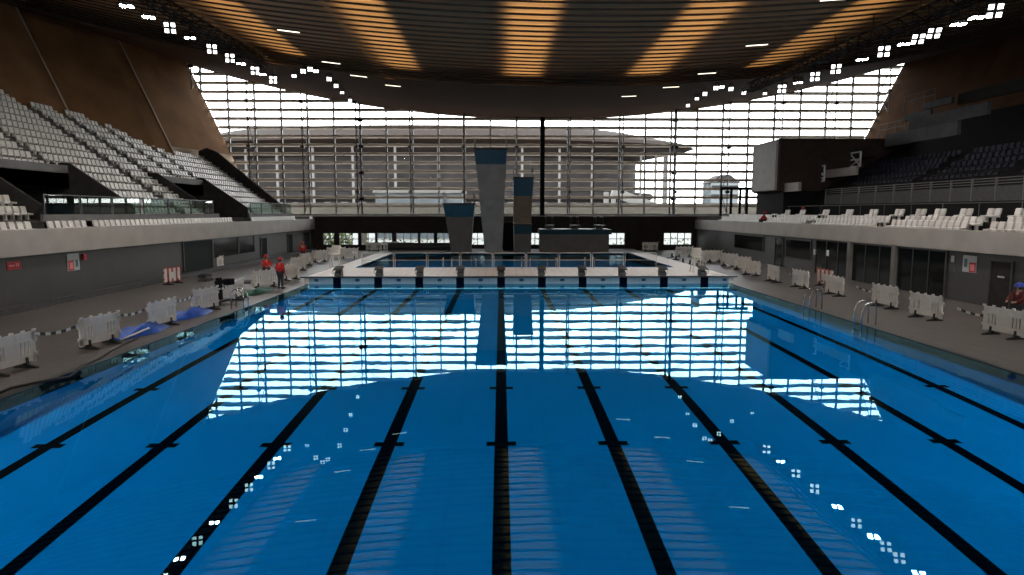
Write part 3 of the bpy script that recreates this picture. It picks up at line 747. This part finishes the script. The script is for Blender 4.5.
# ------------------------------------------------------------------ barriers
def make_barrier(red=False):
    t = thing('crowd_barrier', '', 'barrier')
    m = MB(); W = .85
    def bx_(x0, x1, z0, z1, d=.03): m.box(x0, x1, -d, d, z0, z1, 0)
    bx_(-W, W, .74, 1.0); bx_(-W, W, .16, .36)
    for k in range(5): bx_(-W + .06 + k * .4, -W + .17 + k * .4, .99, 1.06, .025)
    for s in (-1, 1): bx_(min(s * W, s * (W - .13)), max(s * W, s * (W - .13)), .12, 1.0); bx_(min(s * W, s * (W + .06)), max(s * W, s * (W + .06)), .7, .8); bx_(min(s * W, s * (W + .06)), max(s * W, s * (W + .06)), .3, .4)
    for k in range(11):
        xx = -W + .16 + k * .138
        if abs(xx) > .26: bx_(xx - .035, xx + .035, .34, .76, .022)
    pn = m.build('panel', M['redwhite' if red else 'white'], t, label='red and white plastic panel' if red else None)
    MB().box(-.24, .24, -.035, .035, .36, .74).build('plate', M['plate'], pn)
    if red:
        for k in range(4): MB().box(-.86 + k * .45, -.62 + k * .45, -.04, .04, .2, .98).build('white_stripe', M['plate'], pn)
    for s in (-.5, .5):
        f = MB(); f.prism([(-.36, 0), (.36, 0), (.32, .05), (.07, .1), (.04, .3), (-.04, .3), (-.07, .1), (-.32, .05)], 'x', s - .045, s + .045)
        f.build('foot', M['rubber'], t)
    return t
bar0 = make_barrier(); bar1 = make_barrier(True)
used = {0: 0, 1: 0}
def barrier(px, py, rz, label, group, z=0, red=0):
    src = bar1 if red else bar0
    t = src if used[red] == 0 else copy_tree(src); used[red] += 1
    p = at_z(px, py, z); t.location = p; t.rotation_euler = (0, 0, rz); t['label'] = label; t['group'] = group
    return p
G1, G2, G3 = 'white barriers along the left poolside', 'white barriers along the right poolside', 'white barriers around the diving pool'
r = math.radians
LP = [barrier(px, py, r(a), 'white plastic barrier, %s from the camera along the left poolside' % nth(k + 1), G1) for k, (px, py, a) in enumerate(
    ((12, 372, 84), (101, 346, 80), (163, 327, 84), (206, 311, 76), (239, 299, 96), (266, 287.5, 50), (291, 280, 70), (298.5, 271, 70), (306, 266, 75), (320, 262, 55)))]
barrier(173, 284, r(84), 'red and white plastic barrier by the left wall', 'red and white barriers', red=1)
barrier(217, 270, r(80), 'white plastic barrier before the dark green doorway', G1)
for k, (px, py, a) in enumerate(((336, 258, 20), (349, 259, 10), (374, 251.5, 5), (391, 251, 0), (405, 251.5, 3), (650, 251.5, 0), (684, 257, 5), (705, 262, 12), (714, 262, 20))):
    barrier(px, py, r(a), 'white barrier, %s from the left across the far deck' % nth(k + 1), G3, 0)
RP = [barrier(px, py, r(a), 'white plastic barrier, %s from the camera along the right poolside' % nth(k + 1), G2) for k, (px, py, a) in enumerate(
    ((1003, 337, 98), (925, 319, 99), (884, 307.5, 96), (834, 295.5, 92), (800, 288, 95), (773, 282, 90), (751, 275.5, 112), (742, 270, 116), (729, 266, 122)))]
barrier(824, 286.5, r(94), 'red and white plastic barrier standing behind a white one at right', 'red and white barriers', red=1)
# striped tape between barriers
M['tape_red'] = M['redwhite']
def tape(a, b, label, sag=.12):
    m = MB(); n = 9
    for k in range(n):
        def P(t): q = a.lerp(b, t); return Vector((q.x, q.y, q.z - 4 * sag * t * (1 - t)))
        p, q = P(k / n), P((k + 1) / n)
        m.face([p, q, q + Vector((0, 0, .09)), p + Vector((0, 0, .09))], k % 2)
    tag(m.build('barrier_tape', [M['plate'], M['kerb']]), label, 'tape')
up = Vector((0, 0, .85)); off = Vector((0, 1, 0))
for i in range(4): tape(LP[i] + up + off, LP[i + 1] + up - off, 'striped tape strung from the %s to the %s barrier on left poolside' % (nth(i + 1), nth(i + 2)))
for i in range(5): tape(RP[i] + up + off + Vector((.6, 0, -.3)), RP[i + 1] + up - off + Vector((.6, 0, -.3)), 'striped tape strung behind the %s and %s barriers on right poolside' % (nth(i + 1), nth(i + 2)))

# ------------------------------------------------------------------ tarps, hose, ladders, equipment
def tarp(px, py, l, w, h, rz, m, label, nm='tarpaulin'):
    p = at_z(px, py, 0); k = MB(); nx, ny = 22, 9
    rnd = random.Random(px)
    g = [[0] * (ny + 1) for _ in range(nx + 1)]
    for i in range(nx + 1):
        for j in range(ny + 1):
            u, v = i / nx * 2 - 1, j / ny * 2 - 1; e = max(0, 1 - u * u) ** .5 * max(0, 1 - v * v) ** .6
            g[i][j] = (u * l / 2 + rnd.uniform(-.04, .04), v * w / 2 * (.75 + .25 * math.cos(3 * u)), max(.012, h * e * (.75 + .3 * math.sin(5 * u + 2 * v) * math.cos(7 * v)) + rnd.uniform(0, .03)))
    for i in range(nx):
        for j in range(ny): k.face([g[i][j], g[i + 1][j], g[i + 1][j + 1], g[i][j + 1]])
    o = k.build(nm, m, smooth=True); o.location = p; o.rotation_euler = (0, 0, rz); tag(o, label, 'tarpaulin')
tarp(141, 333.5, 2.7, 1.1, .38, r(82), M['tarp'], 'crumpled blue tarpaulin between the second and third left barriers')
tarp(189, 316.5, 3.0, 1.1, .36, r(84), M['tarp'], 'crumpled blue tarpaulin between the third and fourth left barriers')
tarp(257, 293, 3.4, 1.0, .3, r(82), M['tarp_green'], 'crumpled dark green tarpaulin at the left pool edge')
pole_a, pole_b = at_z(121, 340, .03), at_z(149, 328, .5)
tag(MB().tube([pole_a, pole_b], .03, 8).build('pole', M['plate']), 'thin white pole leaning over the nearer blue tarpaulin', 'pole')
hp = [at_z(a, b, .03) for a, b in ((-20, 402), (10, 388), (40, 382), (70, 377), (82, 366), (98, 359), (112, 350), (126, 343), (138, 338))]
tag(MB().tube(hp, .035, 8).build('hose', M['rubber'], smooth=True), 'black hose snaking along the left pool edge', 'hose')
def ladder(px, py, side, label):
    p = at_z(px, py, 0); s = 1 if side == 'R' else -1; x = PR if side == 'R' else PL
    t = thing('pool_ladder', label, 'ladder', (x, p.y, 0))
    for yy in (-.28, .28):
        MB().tube([(s * .48, yy, 0), (s * .48, yy, .6), (s * .43, yy, .8), (s * .3, yy, .88), (s * .12, yy, .86), (s * 0, yy, .72), (-s * .08, yy, .5), (-s * .08, yy, -.55)], .028, 8).build('rail', M['chrome'], t, smooth=True)
    for zz in (-.15, -.4): MB().box(*sorted((-s * .14, -s * .02)), -.28, .28, zz - .02, zz + .02).build('step', M['chrome'], t)
ladder(869, 324, 'R', 'steel pool ladder nearer the camera on the right edge')
ladder(814, 308, 'R', 'steel pool ladder farther from the camera on the right edge')
ladder(243, 308, 'L', 'steel pool ladder on the left pool edge')
p = at_z(220, 304, 0)
eq = thing('lift_trolley', 'black wheeled pool lift trolley between two left barriers', 'trolley', p, r(75))
MB().box(-.55, .55, -.3, .3, .12, .22).build('base', M['rubber'], eq)
MB().box(-.12, .1, -.1, .1, .2, 1.25).build('mast', M['black'], eq)
MB().box(-.2, .95, -.09, .09, .95, 1.12).build('arm', M['black'], eq)
MB().box(.55, .9, -.2, .2, .85, 1.15).build('seat', M['black'], eq, bevel=.03)
for sx in (-.45, .45):
    for sy in (-.3, .3): MB().lathe([(0, -.03), (.1, -.03), (.1, .03), (0, .03)], 12, (0, 0, 0)).build('wheel', M['rubber'], eq).matrix_local = Matrix.Translation((sx, sy, .1)) @ Matrix.Rotation(PI / 2, 4, 'X')
# low black bits by the doors and stacked barrier feet on the right of the diving pool
for n, (px, py, l) in enumerate(((205, 277, 'small black weight block left of the doorway barrier'), (206, 281, 'small black weight block before the doorway'), (250, 283, 'flat black weight block lying by the left pool edge'))):
    q = at_z(px, py, 0); tag(MB().prism([(-.6, 0), (.6, 0), (.5, .12), (.12, .2), (-.12, .2), (-.5, .12)], 'x', -.25, .25).build('weight_block', M['rubber'], loc=q), l, 'weight')
q0 = 0
for px, py in ((668, 262), (676, 260), (683, 263), (690, 265), (697, 268), (672, 257.5)):
    q0 += 1; q = at_z(px, py, 0)
    o = MB().prism([(-.36, 0), (.36, 0), (.32, .05), (.07, .12), (.04, .4), (-.04, .4), (-.07, .12), (-.32, .05)], 'x', -.06, .06).build('loose_weight', M['rubber'], loc=q)
    o.rotation_euler = (0, 0, .9 * q0); tag(o, 'loose black barrier foot on the far right deck, %s of six from the left' % nth(sorted([668, 676, 683, 690, 697, 672]).index(px) + 1), 'barrier foot', 'loose barrier feet right of the diving pool')
# lifeguard chair at the left end of the raised deck
p = at_z(336, 268, BZ - .03)
lc = thing('lifeguard_chair', 'white lifeguard chair at the left end of the raised deck', 'chair', p)
for sx in (-.3, .3):
    for sy in (-.3, .3): MB().bar((sx * 1.25, sy * 1.25, 0), (sx * .8, sy * .8, .95), .06).build('leg', M['white'], lc)
MB().box(-.3, .3, -.28, .28, .93, 1.0).build('seat', M['white'], lc); MB().box(-.3, .3, .22, .28, 1.0, 1.6).build('backrest', M['white'], lc)
p = at_z(697, 272, BZ - .03)
lc2 = copy_tree(lc); lc2.location = p; lc2['label'] = 'white lifeguard chair at the right end of the raised deck'
MBv = MB().box(PR - .6, PR - .5, DY0 - 6.5, DY0 - .5, BZ + .85, BZ + .9)

# ------------------------------------------------------------------ signs
def sign(name, x, px, py, w, h, side, parts, label):
    p = at_x(px, py, x); s = 1 if side == 'L' else -1
    t = thing(name, label, 'sign', (x + s * .0, p.y, p.z - h / 2))
    for (nm, y0, y1, z0, z1, d, m) in parts:
        MB().box(*sorted((0, s * d)), *sorted((y0 * w, y1 * w)), z0 * h, z1 * h).build(nm, M[m], t)
sign('fire_sign', WL, 13.5, 265.5, .85, .36, 'L', [('board', -.5, .5, 0, 1, .03, 'red'), ('symbol', -.38, .02, .4, .6, .035, 'pink'), ('symbol', .12, .2, .35, .75, .035, 'pink'), ('symbol', .27, .35, .35, .75, .035, 'pink')], 'small dark red sign on the left wall near the picture edge')
sign('safety_sign', WL, 73, 262, .95, .85, 'L', [('board', -.5, .5, 0, 1, .03, 'sign_grey'), ('red_panel', -.44, .0, 0.02, .6, .036, 'red'), ('pictogram', -.36, -.06, .1, .5, .04, 'pink'), ('pictogram', .16, .36, .2, .62, .036, 'sign_dark')], 'pale grey safety sign with a red square on the left wall')
p = at_x(83, 257, WL); tag(MB().box(0, .12, -.12, .12, -.15, .15).build('alarm_box', M['red'], loc=(WL, p.y, p.z)), 'small dark red alarm box beside the pale safety sign', 'alarm')
sign('safety_sign', WR, 970, 264, .95, .8, 'R', [('board', -.5, .5, 0, 1, .03, 'sign_grey'), ('red_panel', -.48, 0, 0.02, .6, .036, 'red'), ('pictogram', -.4, -.08, .1, .5, .04, 'pink'), ('pictogram', .16, .38, .3, .8, .036, 'sign_dark')], 'pale grey safety sign with a bright red square on the right wall')
sign('wall_notice', WR, 953, 263, .4, .9, 'R', [('board', -.5, .5, .0, 1, .03, 'box_grey'), ('print', -.3, .3, .55, .9, .035, 'sign_grey')], 'small grey notice beside the right safety sign')
p = at_x(1002, 277, WR); tag(MB().box(-.06, 0, -.2, .2, -.04, .04).build('door_handle_plate', M['sign_grey'], loc=(WR, p.y, p.z)), 'small pale plate on the grey door at right', 'plate')
for px, py, l in ((828, 253, 'left'), (815, 252, 'far left')):
    p = at_x(px, py, WR - .05); tag(MB().box(-.02, 0, -.17, .17, -.2, .2).build('paper_notice', M['plate'], loc=(WR - .06, p.y, p.z)), 'white paper notice on the dark glass, %s of the glass fronts' % l, 'notice')

# ------------------------------------------------------------------ lamps
LAMPZ = {'left': lambda y: 13.2 + .025 * (y - 18), 'right': lambda y: 11.9 + .03 * (y - 20)}
def make_lamp(tilt, k=1.0, rod=.62, hot=False):
    t = thing('floodlight', '', 'floodlight'); mx = Matrix.Rotation(tilt, 4, 'X') @ Matrix.Scale(k, 4)
    h = MB().box(-.36, .36, -.36, .36, .0, .12, 0, mx).build('housing', M['black'], t)
    for sx in (-1, 1):
        for sy in (-1, 1): MB().box(sx * .2 - .12, sx * .2 + .12, sy * .2 - .12, sy * .2 + .12, -.03, 0.001, 0, mx).build('lens', M['lens_hot' if hot else 'lens'], h)
    MB().box(-.4 * k, -.36 * k, -.03, .03, -.05, .36).box(.36 * k, .4 * k, -.03, .03, -.05, .36).box(-.4 * k, .4 * k, -.03, .03, .34, .38).tube([(0, 0, .36), (0, 0, rod)], .025, 6).build('bracket', M['black'], t)
    return t
PROTO = {}
def lamp(p, tilt, rz, label, group, k=1.0, rod=.72, hot=False):
    key = (round(tilt, 3), k, rod, hot)
    if key in PROTO: t = copy_tree(PROTO[key])
    else: t = PROTO[key] = make_lamp(tilt, k, rod, hot)
    t.location = p; t.rotation_euler = (0, 0, rz); t['label'] = label; t['group'] = group
def on_ceiling(px, py, drop):
    d = ray(px, py); t = 5.0
    while t < 140:
        q = Vector((0, 0, EYE)) + d * t
        if q.z > zc(q.x, q.y) - drop: return q
        t += .02
    return None
LT = [(108, 1, 0), (127, 10, 0), (149, 21, 0), (170, 30, 2), (190, 40, 0), (212, 50, 2), (230, 60, 2), (241, 64, 0), (255, 70, 1), (262, 73, 0), (273, 77, 2)]
for k, (px, py, f) in enumerate(LT):
    q = at_x(px, py, -16.8); q.z = LAMPZ['left'](q.y)
    lamp(q, r(4) if f == 0 else r(-62), r(18) if f else r(20), 'four-square white floodlight, %s from the camera on the left lamp truss' % nth(k + 1), 'floodlights on the left lamp truss', k=.78, hot=(f == 0))
RT = [(995, 11, 2), (977, 20, 0), (958, 25, 0), (934, 34, 1), (918, 40, 1), (904, 45, 0), (884, 50, 2), (862, 59, 0), (836, 67, 2), (815, 75, 2), (798, 81, 0), (782, 87, 2)]
for k, (px, py, f) in enumerate(RT):
    q = at_x(px, py, 19.2); q.z = LAMPZ['right'](q.y)
    lamp(q, r(4) if f == 0 else r(-40) if f == 1 else r(-64), r(-18), 'four-square white floodlight, %s from the camera on the right lamp truss' % nth(k + 1), 'floodlights on the right lamp truss', k=.78, hot=(f == 0))
for side, x in (('left', -16.8), ('right', 19.2)):
    for k, y in enumerate((-2, 1, 4, 7, 10, 13)):  # unseen floodlights, added to brighten the pool and camera-facing surfaces
        lamp((x, y, LAMPZ[side](y)), r(48), 0, 'added forward-aimed floodlight, %s from the back of the hall on the %s lamp truss' % (nth(k + 1), side), 'added floodlights of the near %s truss' % side, hot=True)
for side, lst in (('left', ((294, 74), (303, 69), (310, 67), (316, 69), (329, 77), (336, 84), (342, 91), (350, 99))), ('right', ((765, 92), (744, 91), (731, 87), (722, 85), (716, 86), (705, 92), (697, 97), (688, 104)))):
    for k, (px, py) in enumerate(lst):
        q = on_ceiling(px, py, .35)
        q.z = zc(q.x, q.y) - .5
        lamp(q, r(-45 if k % 3 else -25), r(14 if side == 'left' else -14), 'small floodlight, %s from the wall in the curved ceiling cluster at %s' % (nth(k + 1), side), 'floodlights of the %s curved cluster' % side, .5, .5)
# lamp trusses hung from the ceiling
for side, x, ya, yb, z0, z1 in (('left', -16.8, -4, 51, 0, 0), ('right', 19.2, -4, 54, 0, 0)):
    t = thing('lamp_truss', 'long black lighting truss hanging along the %s of the ceiling' % side, 'truss', (x, 0, 0))
    zz = lambda y, s_=side: LAMPZ[s_](y) + .74
    for dx, dz in ((-.35, 0), (.35, 0), (0, 0), (0, .6)): MB().tube([(dx, ya, zz(ya) + dz), (dx, yb, zz(yb) + dz)], .05, 6).build('chord', M['black'], t)
    lc_ = MB(); y = ya; k = 0
    while y < yb - 1:
        lc_.bar((-.35, y, zz(y)), (0, y + .6, zz(y) + .6), .05).bar((.35, y, zz(y)), (0, y + .6, zz(y) + .6), .05).bar((-.35, y, zz(y)), (.35, y + 1.2, zz(y)), .05); y += 1.2
    lc_.build('lacing', M['black'], t)
    y = ya
    while y < yb:
        MB().tube([(0, y, zz(y) + .6), (0, y, zc(x, y) + .05)], .025, 6).build('hanger', M['black'], t); y += 4
# slim linear lamps under the ceiling
LIN = [(288.5, 31.5, 22), (331, 63, 20), (358.6, 76.4, 16), (393, 86, 13), (757, 45.5, 25), (707, 73.7, 20), (671, 87.4, 16), (629, 96.5, 13), (834, 0, 14)]
for k, (px, py, w) in enumerate(LIN):
    q = on_ceiling(px, py, .13); q2 = on_ceiling(px + w, py + (3 if px < 500 else -2), .25); L = min(1.7, (q2 - q).length) * .5
    L = .62
    sl = math.atan(.007 * (q.x - 5))
    t = thing('linear_lamp', 'slim white linear ceiling lamp, %s of %s on the %s' % (nth(k + 1 if k < 4 else k - 3), 'four' if k < 4 else 'five', 'left' if k < 4 else 'right'), 'lamp', q, 0, 'slim linear ceiling lamps')
    t.rotation_euler = (0, -sl, 0)
    MB().box(-L, L, -.07, .07, .03, .12).build('housing', M['black'], t); MB().box(-L, L, -.07, .07, 0, .03).build('diffuser', M['tube'], t)

# ------------------------------------------------------------------ people
def skin_obj(name, V, E, R, m, parent, sub=1, root=0):
    me = bpy.data.meshes.new(name); me.from_pydata([tuple(v) for v in V], E, [])
    o = bpy.data.objects.new(name, me); COL.objects.link(o)
    md = o.modifiers.new('skin', 'SKIN'); md.use_smooth_shade = True
    sv = me.skin_vertices[0].data
    for i, rr in enumerate(R): sv[i].radius = (rr, rr) if not isinstance(rr, tuple) else rr
    sv[root].use_root = True
    o.modifiers.new('sub', 'SUBSURF').levels = sub
    dg = bpy.context.evaluated_depsgraph_get(); dg.update()
    nm = bpy.data.meshes.new_from_object(o.evaluated_get(dg)); o.modifiers.clear(); o.data = nm
    nm.materials.clear(); nm.materials.append(m)
    for p in nm.polygons: p.use_smooth = True
    o.parent = parent; return o
def person(label, loc, rz, pose='stand', jacket='red_cloth', hat='red_hat', group=None):
    t = thing('person', label, 'person', loc, rz, group)
    J = dict(pel=(0, .02, .94), bel=(0, .01, 1.08), che=(0, 0, 1.28), nec=(0, .0, 1.49), hed=(0, -.02, 1.60), top=(0, -.01, 1.70), nose=(0, -.125, 1.60))
    for s, n in ((-1, 'l'), (1, 'r')):
        J.update({n + 'sh': (s * .19, 0, 1.41), n + 'el': (s * .26, .04, 1.13), n + 'wr': (s * .24, -.07, .89), n + 'pa': (s * .24, -.10, .81), n + 'hi': (s * .1, .02, .9), n + 'kn': (s * .12, -.02 - .03 * s, .49), n + 'an': (s * .125, .03, .09), n + 'to': (s * .14, -.14, .04)})
    if pose == 'crouch':
        J.update(pel=(0, .12, .42), bel=(0, .08, .55), che=(0, -.04, .72), nec=(0, -.14, .90), hed=(0, -.2, 1.0), top=(0, -.2, 1.10), nose=(0, -.31, .99))
        for s, n in ((-1, 'l'), (1, 'r')):
            J.update({n + 'sh': (s * .19, -.09, .83), n + 'el': (s * .26, -.26, .58), n + 'wr': (s * .16, -.44, .46), n + 'pa': (s * .14, -.52, .44), n + 'hi': (s * .1, .12, .4), n + 'kn': (s * .17, -.28, .5), n + 'an': (s * .14, -.08, .09), n + 'to': (s * .16, -.26, .04)})
    if pose == 'lean':
        for s, n in ((-1, 'l'), (1, 'r')): J.update({n + 'el': (s * .27, -.14, 1.17), n + 'wr': (s * .16, -.34, 1.1), n + 'pa': (s * .13, -.42, 1.1)})
    R = dict(pel=.135, bel=.12, che=.15, nec=.055, hed=.095, top=.07, nose=.015)
    for n in 'lr': R.update({n + 'sh': .065, n + 'el': .043, n + 'wr': .03, n + 'pa': .036, n + 'hi': .09, n + 'kn': .06, n + 'an': .043, n + 'to': .035})
    E = [('pel', 'bel'), ('bel', 'che'), ('che', 'nec'), ('nec', 'hed'), ('hed', 'top'), ('hed', 'nose')]
    for n in 'lr':
        E += [('che', n + 'sh'), (n + 'sh', n + 'el'), (n + 'el', n + 'wr'), (n + 'wr', n + 'pa'), ('pel', n + 'hi'), (n + 'hi', n + 'kn'), (n + 'kn', n + 'an'), (n + 'an', n + 'to')]
        pa = Vector(J[n + 'pa']); d = (pa - Vector(J[n + 'wr'])).normalized(); sd = Vector((1, 0, 0)) if abs(d.x) < .7 else Vector((0, 1, 0)); cu = Vector((0, -1, 0)) if abs(d.y) < .7 else Vector((0, 0, -1))
        for k, (o_, ln) in enumerate(((-.028, .075), (-.01, .088), (.01, .084), (.028, .066))):
            a, b = '%sf%da' % (n, k), '%sf%db' % (n, k)
            J[a] = tuple(pa + cu * o_ + d * .04); J[b] = tuple(pa + cu * (o_) + d * (.04 + ln * .7) + sd * .015); R[a] = .009; R[b] = .008; E += [(n + 'pa', a), (a, b)]
        a = n + 'th'; J[a] = tuple(pa + cu * .05 + d * .03); R[a] = .011; E += [(n + 'pa', a)]
    K = list(J)
    body = skin_obj('body', [J[k] for k in K], [(K.index(a), K.index(b)) for a, b in E], [R[k] for k in K], M['skin'], t, 2)
    def cloth(nm, keys, edges, grow, m):
        return skin_obj(nm, [J[k] for k in keys], [(keys.index(a), keys.index(b)) for a, b in edges], [R[k] + grow for k in keys], M[m], t, 2)
    kj = ['bel', 'pel', 'che'] + [n + q for n in 'lr' for q in ('sh', 'el', 'wr')]
    cloth('jacket', kj, [('pel', 'bel'), ('bel', 'che')] + [e for n in 'lr' for e in (('che', n + 'sh'), (n + 'sh', n + 'el'), (n + 'el', n + 'wr'))], .03, jacket)
    kt = ['pel'] + [n + q for n in 'lr' for q in ('hi', 'kn', 'an')]
    cloth('trousers', kt, [e for n in 'lr' for e in (('pel', n + 'hi'), (n + 'hi', n + 'kn'), (n + 'kn', n + 'an'))], .022, 'dark_cloth')
    h = Vector(J['hed']) + Vector((0, .01, .05))
    for n in 'lr':
        a = Vector(J[n + 'an']); b = Vector(J[n + 'to'])
        MB().tube([a + Vector((0, .05, -.04)), a.lerp(b, .5) + Vector((0, 0, -.02)), b + Vector((0, -.03, .01))], [.055, .055, .04], 10).build('boot', M['rubber'], t, smooth=True)
        s = -1 if n == 'l' else 1
        MB().lathe([(0, -.012), (.012, 0), (0, .012)], 8).build('eye', M['eye'], t, smooth=True, loc=Vector(J['hed']) + Vector((s * .035, -.092, .025)))
        MB().lathe([(0, -.03), (.014, 0), (0, .03)], 8, sy=1.6).build('ear', M['skin'], t, smooth=True, loc=Vector(J['hed']) + Vector((s * .1, .0, .0)))
    MB().box(-.025, .025, -.004, .004, -.004, .004).build('mouth', M['red_cloth'], t, loc=Vector(J['hed']) + Vector((0, -.094, -.045)))
    MB().lathe([(0.001, .1), (.05, .09), (.085, .05), (.1, 0), (.1, -.05), (.085, -.07)], 14, sy=1.1).build('hair', M['hair'], t, smooth=True, loc=h + Vector((0, .02, -.03)))
    if hat:
        MB().lathe([(0.001, .145), (.06, .135), (.11, .09), (.128, .02), (.135, 0), (.155, -.01), (.15, -.02), (.125, -.015)], 18, sy=1.12).build('helmet', M[hat], t, smooth=True, loc=h + Vector((0, 0, .01)))
    return t
person('person in red jacket and red helmet with dark trousers standing at left pool edge', at_z(281, 288.5, 0), r(160))
person('person in red jacket bending behind the white barrier near left pool edge', at_z(267, 284, 0), r(40), 'lean')
person('person in red top standing by the far end of the left wall', at_z(303, 262, 0), r(20))
person('person in dark maroon clothing and blue helmet behind nearest right barrier', at_z(1016, 331, 0), r(-75), 'lean', 'maroon', 'blue_hat')
q = at_x(753, 217, 23.6); person('person in red crouching at far end of the right balcony', (23.3, 60.5, 3.2), r(60), 'crouch')
person('person in red standing behind the white seats on the right balcony', (25.9, at_x(803, 210, 25.9).y, 3.02 + .0), r(-70), 'stand')

# ------------------------------------------------------------------ outdoors
struct('ground', MB().face([(-500, YW + .6, -.4), (500, YW + .6, -.4), (500, 900, -.4), (-500, 900, -.4)]), M['ground'], 'pale paved ground outside')
t = thing('concrete_parapet', 'long beige footbridge parapet outside the big window', 'parapet', (0, 96, 0))
MB().box(-60, 60, 0, .5, 3.6, 5.45).build('wall', M['bridge'], t); MB().box(-60, 60, -.1, .6, 5.45, 5.6).build('coping', M['stair'], t)
for k in range(8): MB().box(-46 + 13 * k, -44.8 + 13 * k, 0, .5, -.4, 3.6).build('pier', M['bridge'], t)
sd = thing('stadium', 'huge round stadium with flat brown disc roof seen through the window', 'stadium', (-42, 400, -.4))
MB().lathe([(50, 48), (75, 49), (98, 42.5), (101, 40.5), (98, 39), (60, 28)], 96, sx=1.52, sy=.6).build('roof', M['roof'], sd)
MB().lathe([(84, -.0), (84, 9), (90, 12), (90, 15), (83, 16), (83, 33)], 96, sx=1.45, sy=.57).build('bowl', M['bowl'], sd)
MB().lathe([(84.3, 0), (84.6, 8), (84.4, 14)], 96, sx=1.46, sy=.58).build('concourse', M['stair'], sd)
for k in range(40):
    a = PI + PI * (k + .5) / 40
    MB().box(-2.6, 2.6, -.3, .3, 3, 10, 0, Matrix.Translation((84.6 * 1.465 * math.cos(a), 84.6 * .583 * math.sin(a), 0))).build('concourse_opening', M['bowl'], sd)
MB().lathe([(60, 27.9), (96, 38.4), (96, 38.2)], 96, sx=1.52, sy=.6).build('soffit', M['roof_under'], sd)
for k in range(20):
    a = PI + PI * (k + .5) / 20
    MB().box(-.6, .6, -.6, .6, 0, 37, 0, Matrix.Translation((92 * 1.5 * math.cos(a), 92 * .59 * math.sin(a), 0))).build('pylon', M['stair'], sd)
for k, (px0, px1) in enumerate(((612, 650), (628, 668))):
    a = at_y(px0, 192, 180); b = at_y(px1, 207, 180)
    yq = 180 + 14 * k
    o = MB().bar((a.x, yq, a.z), (b.x, yq, b.z), 3, 2.2).bar((a.x - 1.5, yq, a.z), (a.x - 1.5, yq, -.4), 1.2).build('stair_flight', M['stair']); tag(o, '%s pale outdoor stair flight sloping down beside the stadium' % ('left', 'right')[k], 'stair')
a = at_y(376, 193, 125); b = at_y(462, 206, 125)
gk = thing('glass_pavilion', 'low pale glass pavilion outside, left of the diving towers', 'pavilion', (a.x, 125, -.4)); w = b.x - a.x
MB().box(0, w, .1, 6, 0, a.z + .4).build('glazing', M['outglass'], gk); MB().box(-.5, w + .5, -.4, 6.5, a.z + .4, a.z + .9).build('roof', M['stair'], gk)
for k in range(9): MB().box(w * k / 8 - .1, w * k / 8 + .1, -.05, .12, 0, a.z + .4).build('mullion', M['stair'], gk)
a = at_y(711, 183, 300); b = at_y(738, 206, 300)
ob = thing('office_building', 'distant pale grey office block at the right of the window', 'building', (a.x, 300, -.4)); w = b.x - a.x
MB().box(0, w, 0, 12, 0, a.z + .4).build('wall', M['outglass'], ob)
for k in range(4):
    MB().box(.3, w - .3, -.15, .05, a.z * (k + .5) / 4.4 + 1.5, a.z * (k + .5) / 4.4 + 2.8).build('window_band', M['bowl'], ob)
MB().prism([(-1, a.z + .4), (w + 1, a.z + .4), (w * .7, a.z + 4), (w * .35, a.z + 4)], 'y', 0, 12).build('roof', M['bowl'], ob)
hd = MB(); rnd = random.Random(3)
for k in range(900):
    c = Vector((rnd.uniform(-25, -20) if k % 3 else rnd.uniform(-19, 26), 92 + rnd.uniform(-.5, .5), rnd.uniform(-.4, 1.6) if k % 3 else rnd.uniform(-.4, .9))); u = Vector((rnd.uniform(-1, 1), rnd.uniform(-1, 1), rnd.uniform(-1, 1))) * .22; v = u.orthogonal().normalized() * .12
    hd.face([c - u, c + v, c + u, c - v])
tag(hd.build('hedge', M['foliage']), 'yellow green shrubs outside the low far windows', 'hedge', None, 'stuff')

# ------------------------------------------------------------------ light
W = bpy.data.worlds.new('overcast_sky'); S.world = W; W.use_nodes = True; nt = W.node_tree
bg = nt.nodes['Background']; tc = nt.nodes.new('ShaderNodeTexCoord'); sp_ = nt.nodes.new('ShaderNodeSeparateXYZ'); rp = nt.nodes.new('ShaderNodeValToRGB')
nt.links.new(tc.outputs['Generated'], sp_.inputs[0]); nt.links.new(sp_.outputs['Z'], rp.inputs[0])
rp.color_ramp.elements[0].position = 0; rp.color_ramp.elements[0].color = (1, .985, .96, 1); rp.color_ramp.elements[1].position = .6; rp.color_ramp.elements[1].color = (.9, .95, 1, 1)
nt.links.new(rp.outputs[0], bg.inputs['Color']); bg.inputs['Strength'].default_value = 8
pt = bpy.data.lights.new('window_portal', 'AREA'); pt.shape = 'RECTANGLE'; pt.size = 86; pt.size_y = 19; pt.cycles.is_portal = True
po = bpy.data.objects.new('window_portal', pt); COL.objects.link(po); po.location = (5.7, YW + .7, 13); po.rotation_euler = (-PI / 2, 0, 0)
pt2 = bpy.data.lights.new('window_portal', 'AREA'); pt2.shape = 'RECTANGLE'; pt2.size = 44; pt2.size_y = 2; pt2.cycles.is_portal = True
po2 = bpy.data.objects.new('window_portal', pt2); COL.objects.link(po2); po2.location = (.5, YB + .6, 1.3); po2.rotation_euler = (-PI / 2, 0, 0)
S.view_settings.view_transform = 'Standard'; S.view_settings.look = 'None'; S.view_settings.exposure = 0
S.cycles.max_bounces = 8; S.cycles.transparent_max_bounces = 24; S.cycles.sample_clamp_indirect = 8; S.cycles.caustics_reflective = True
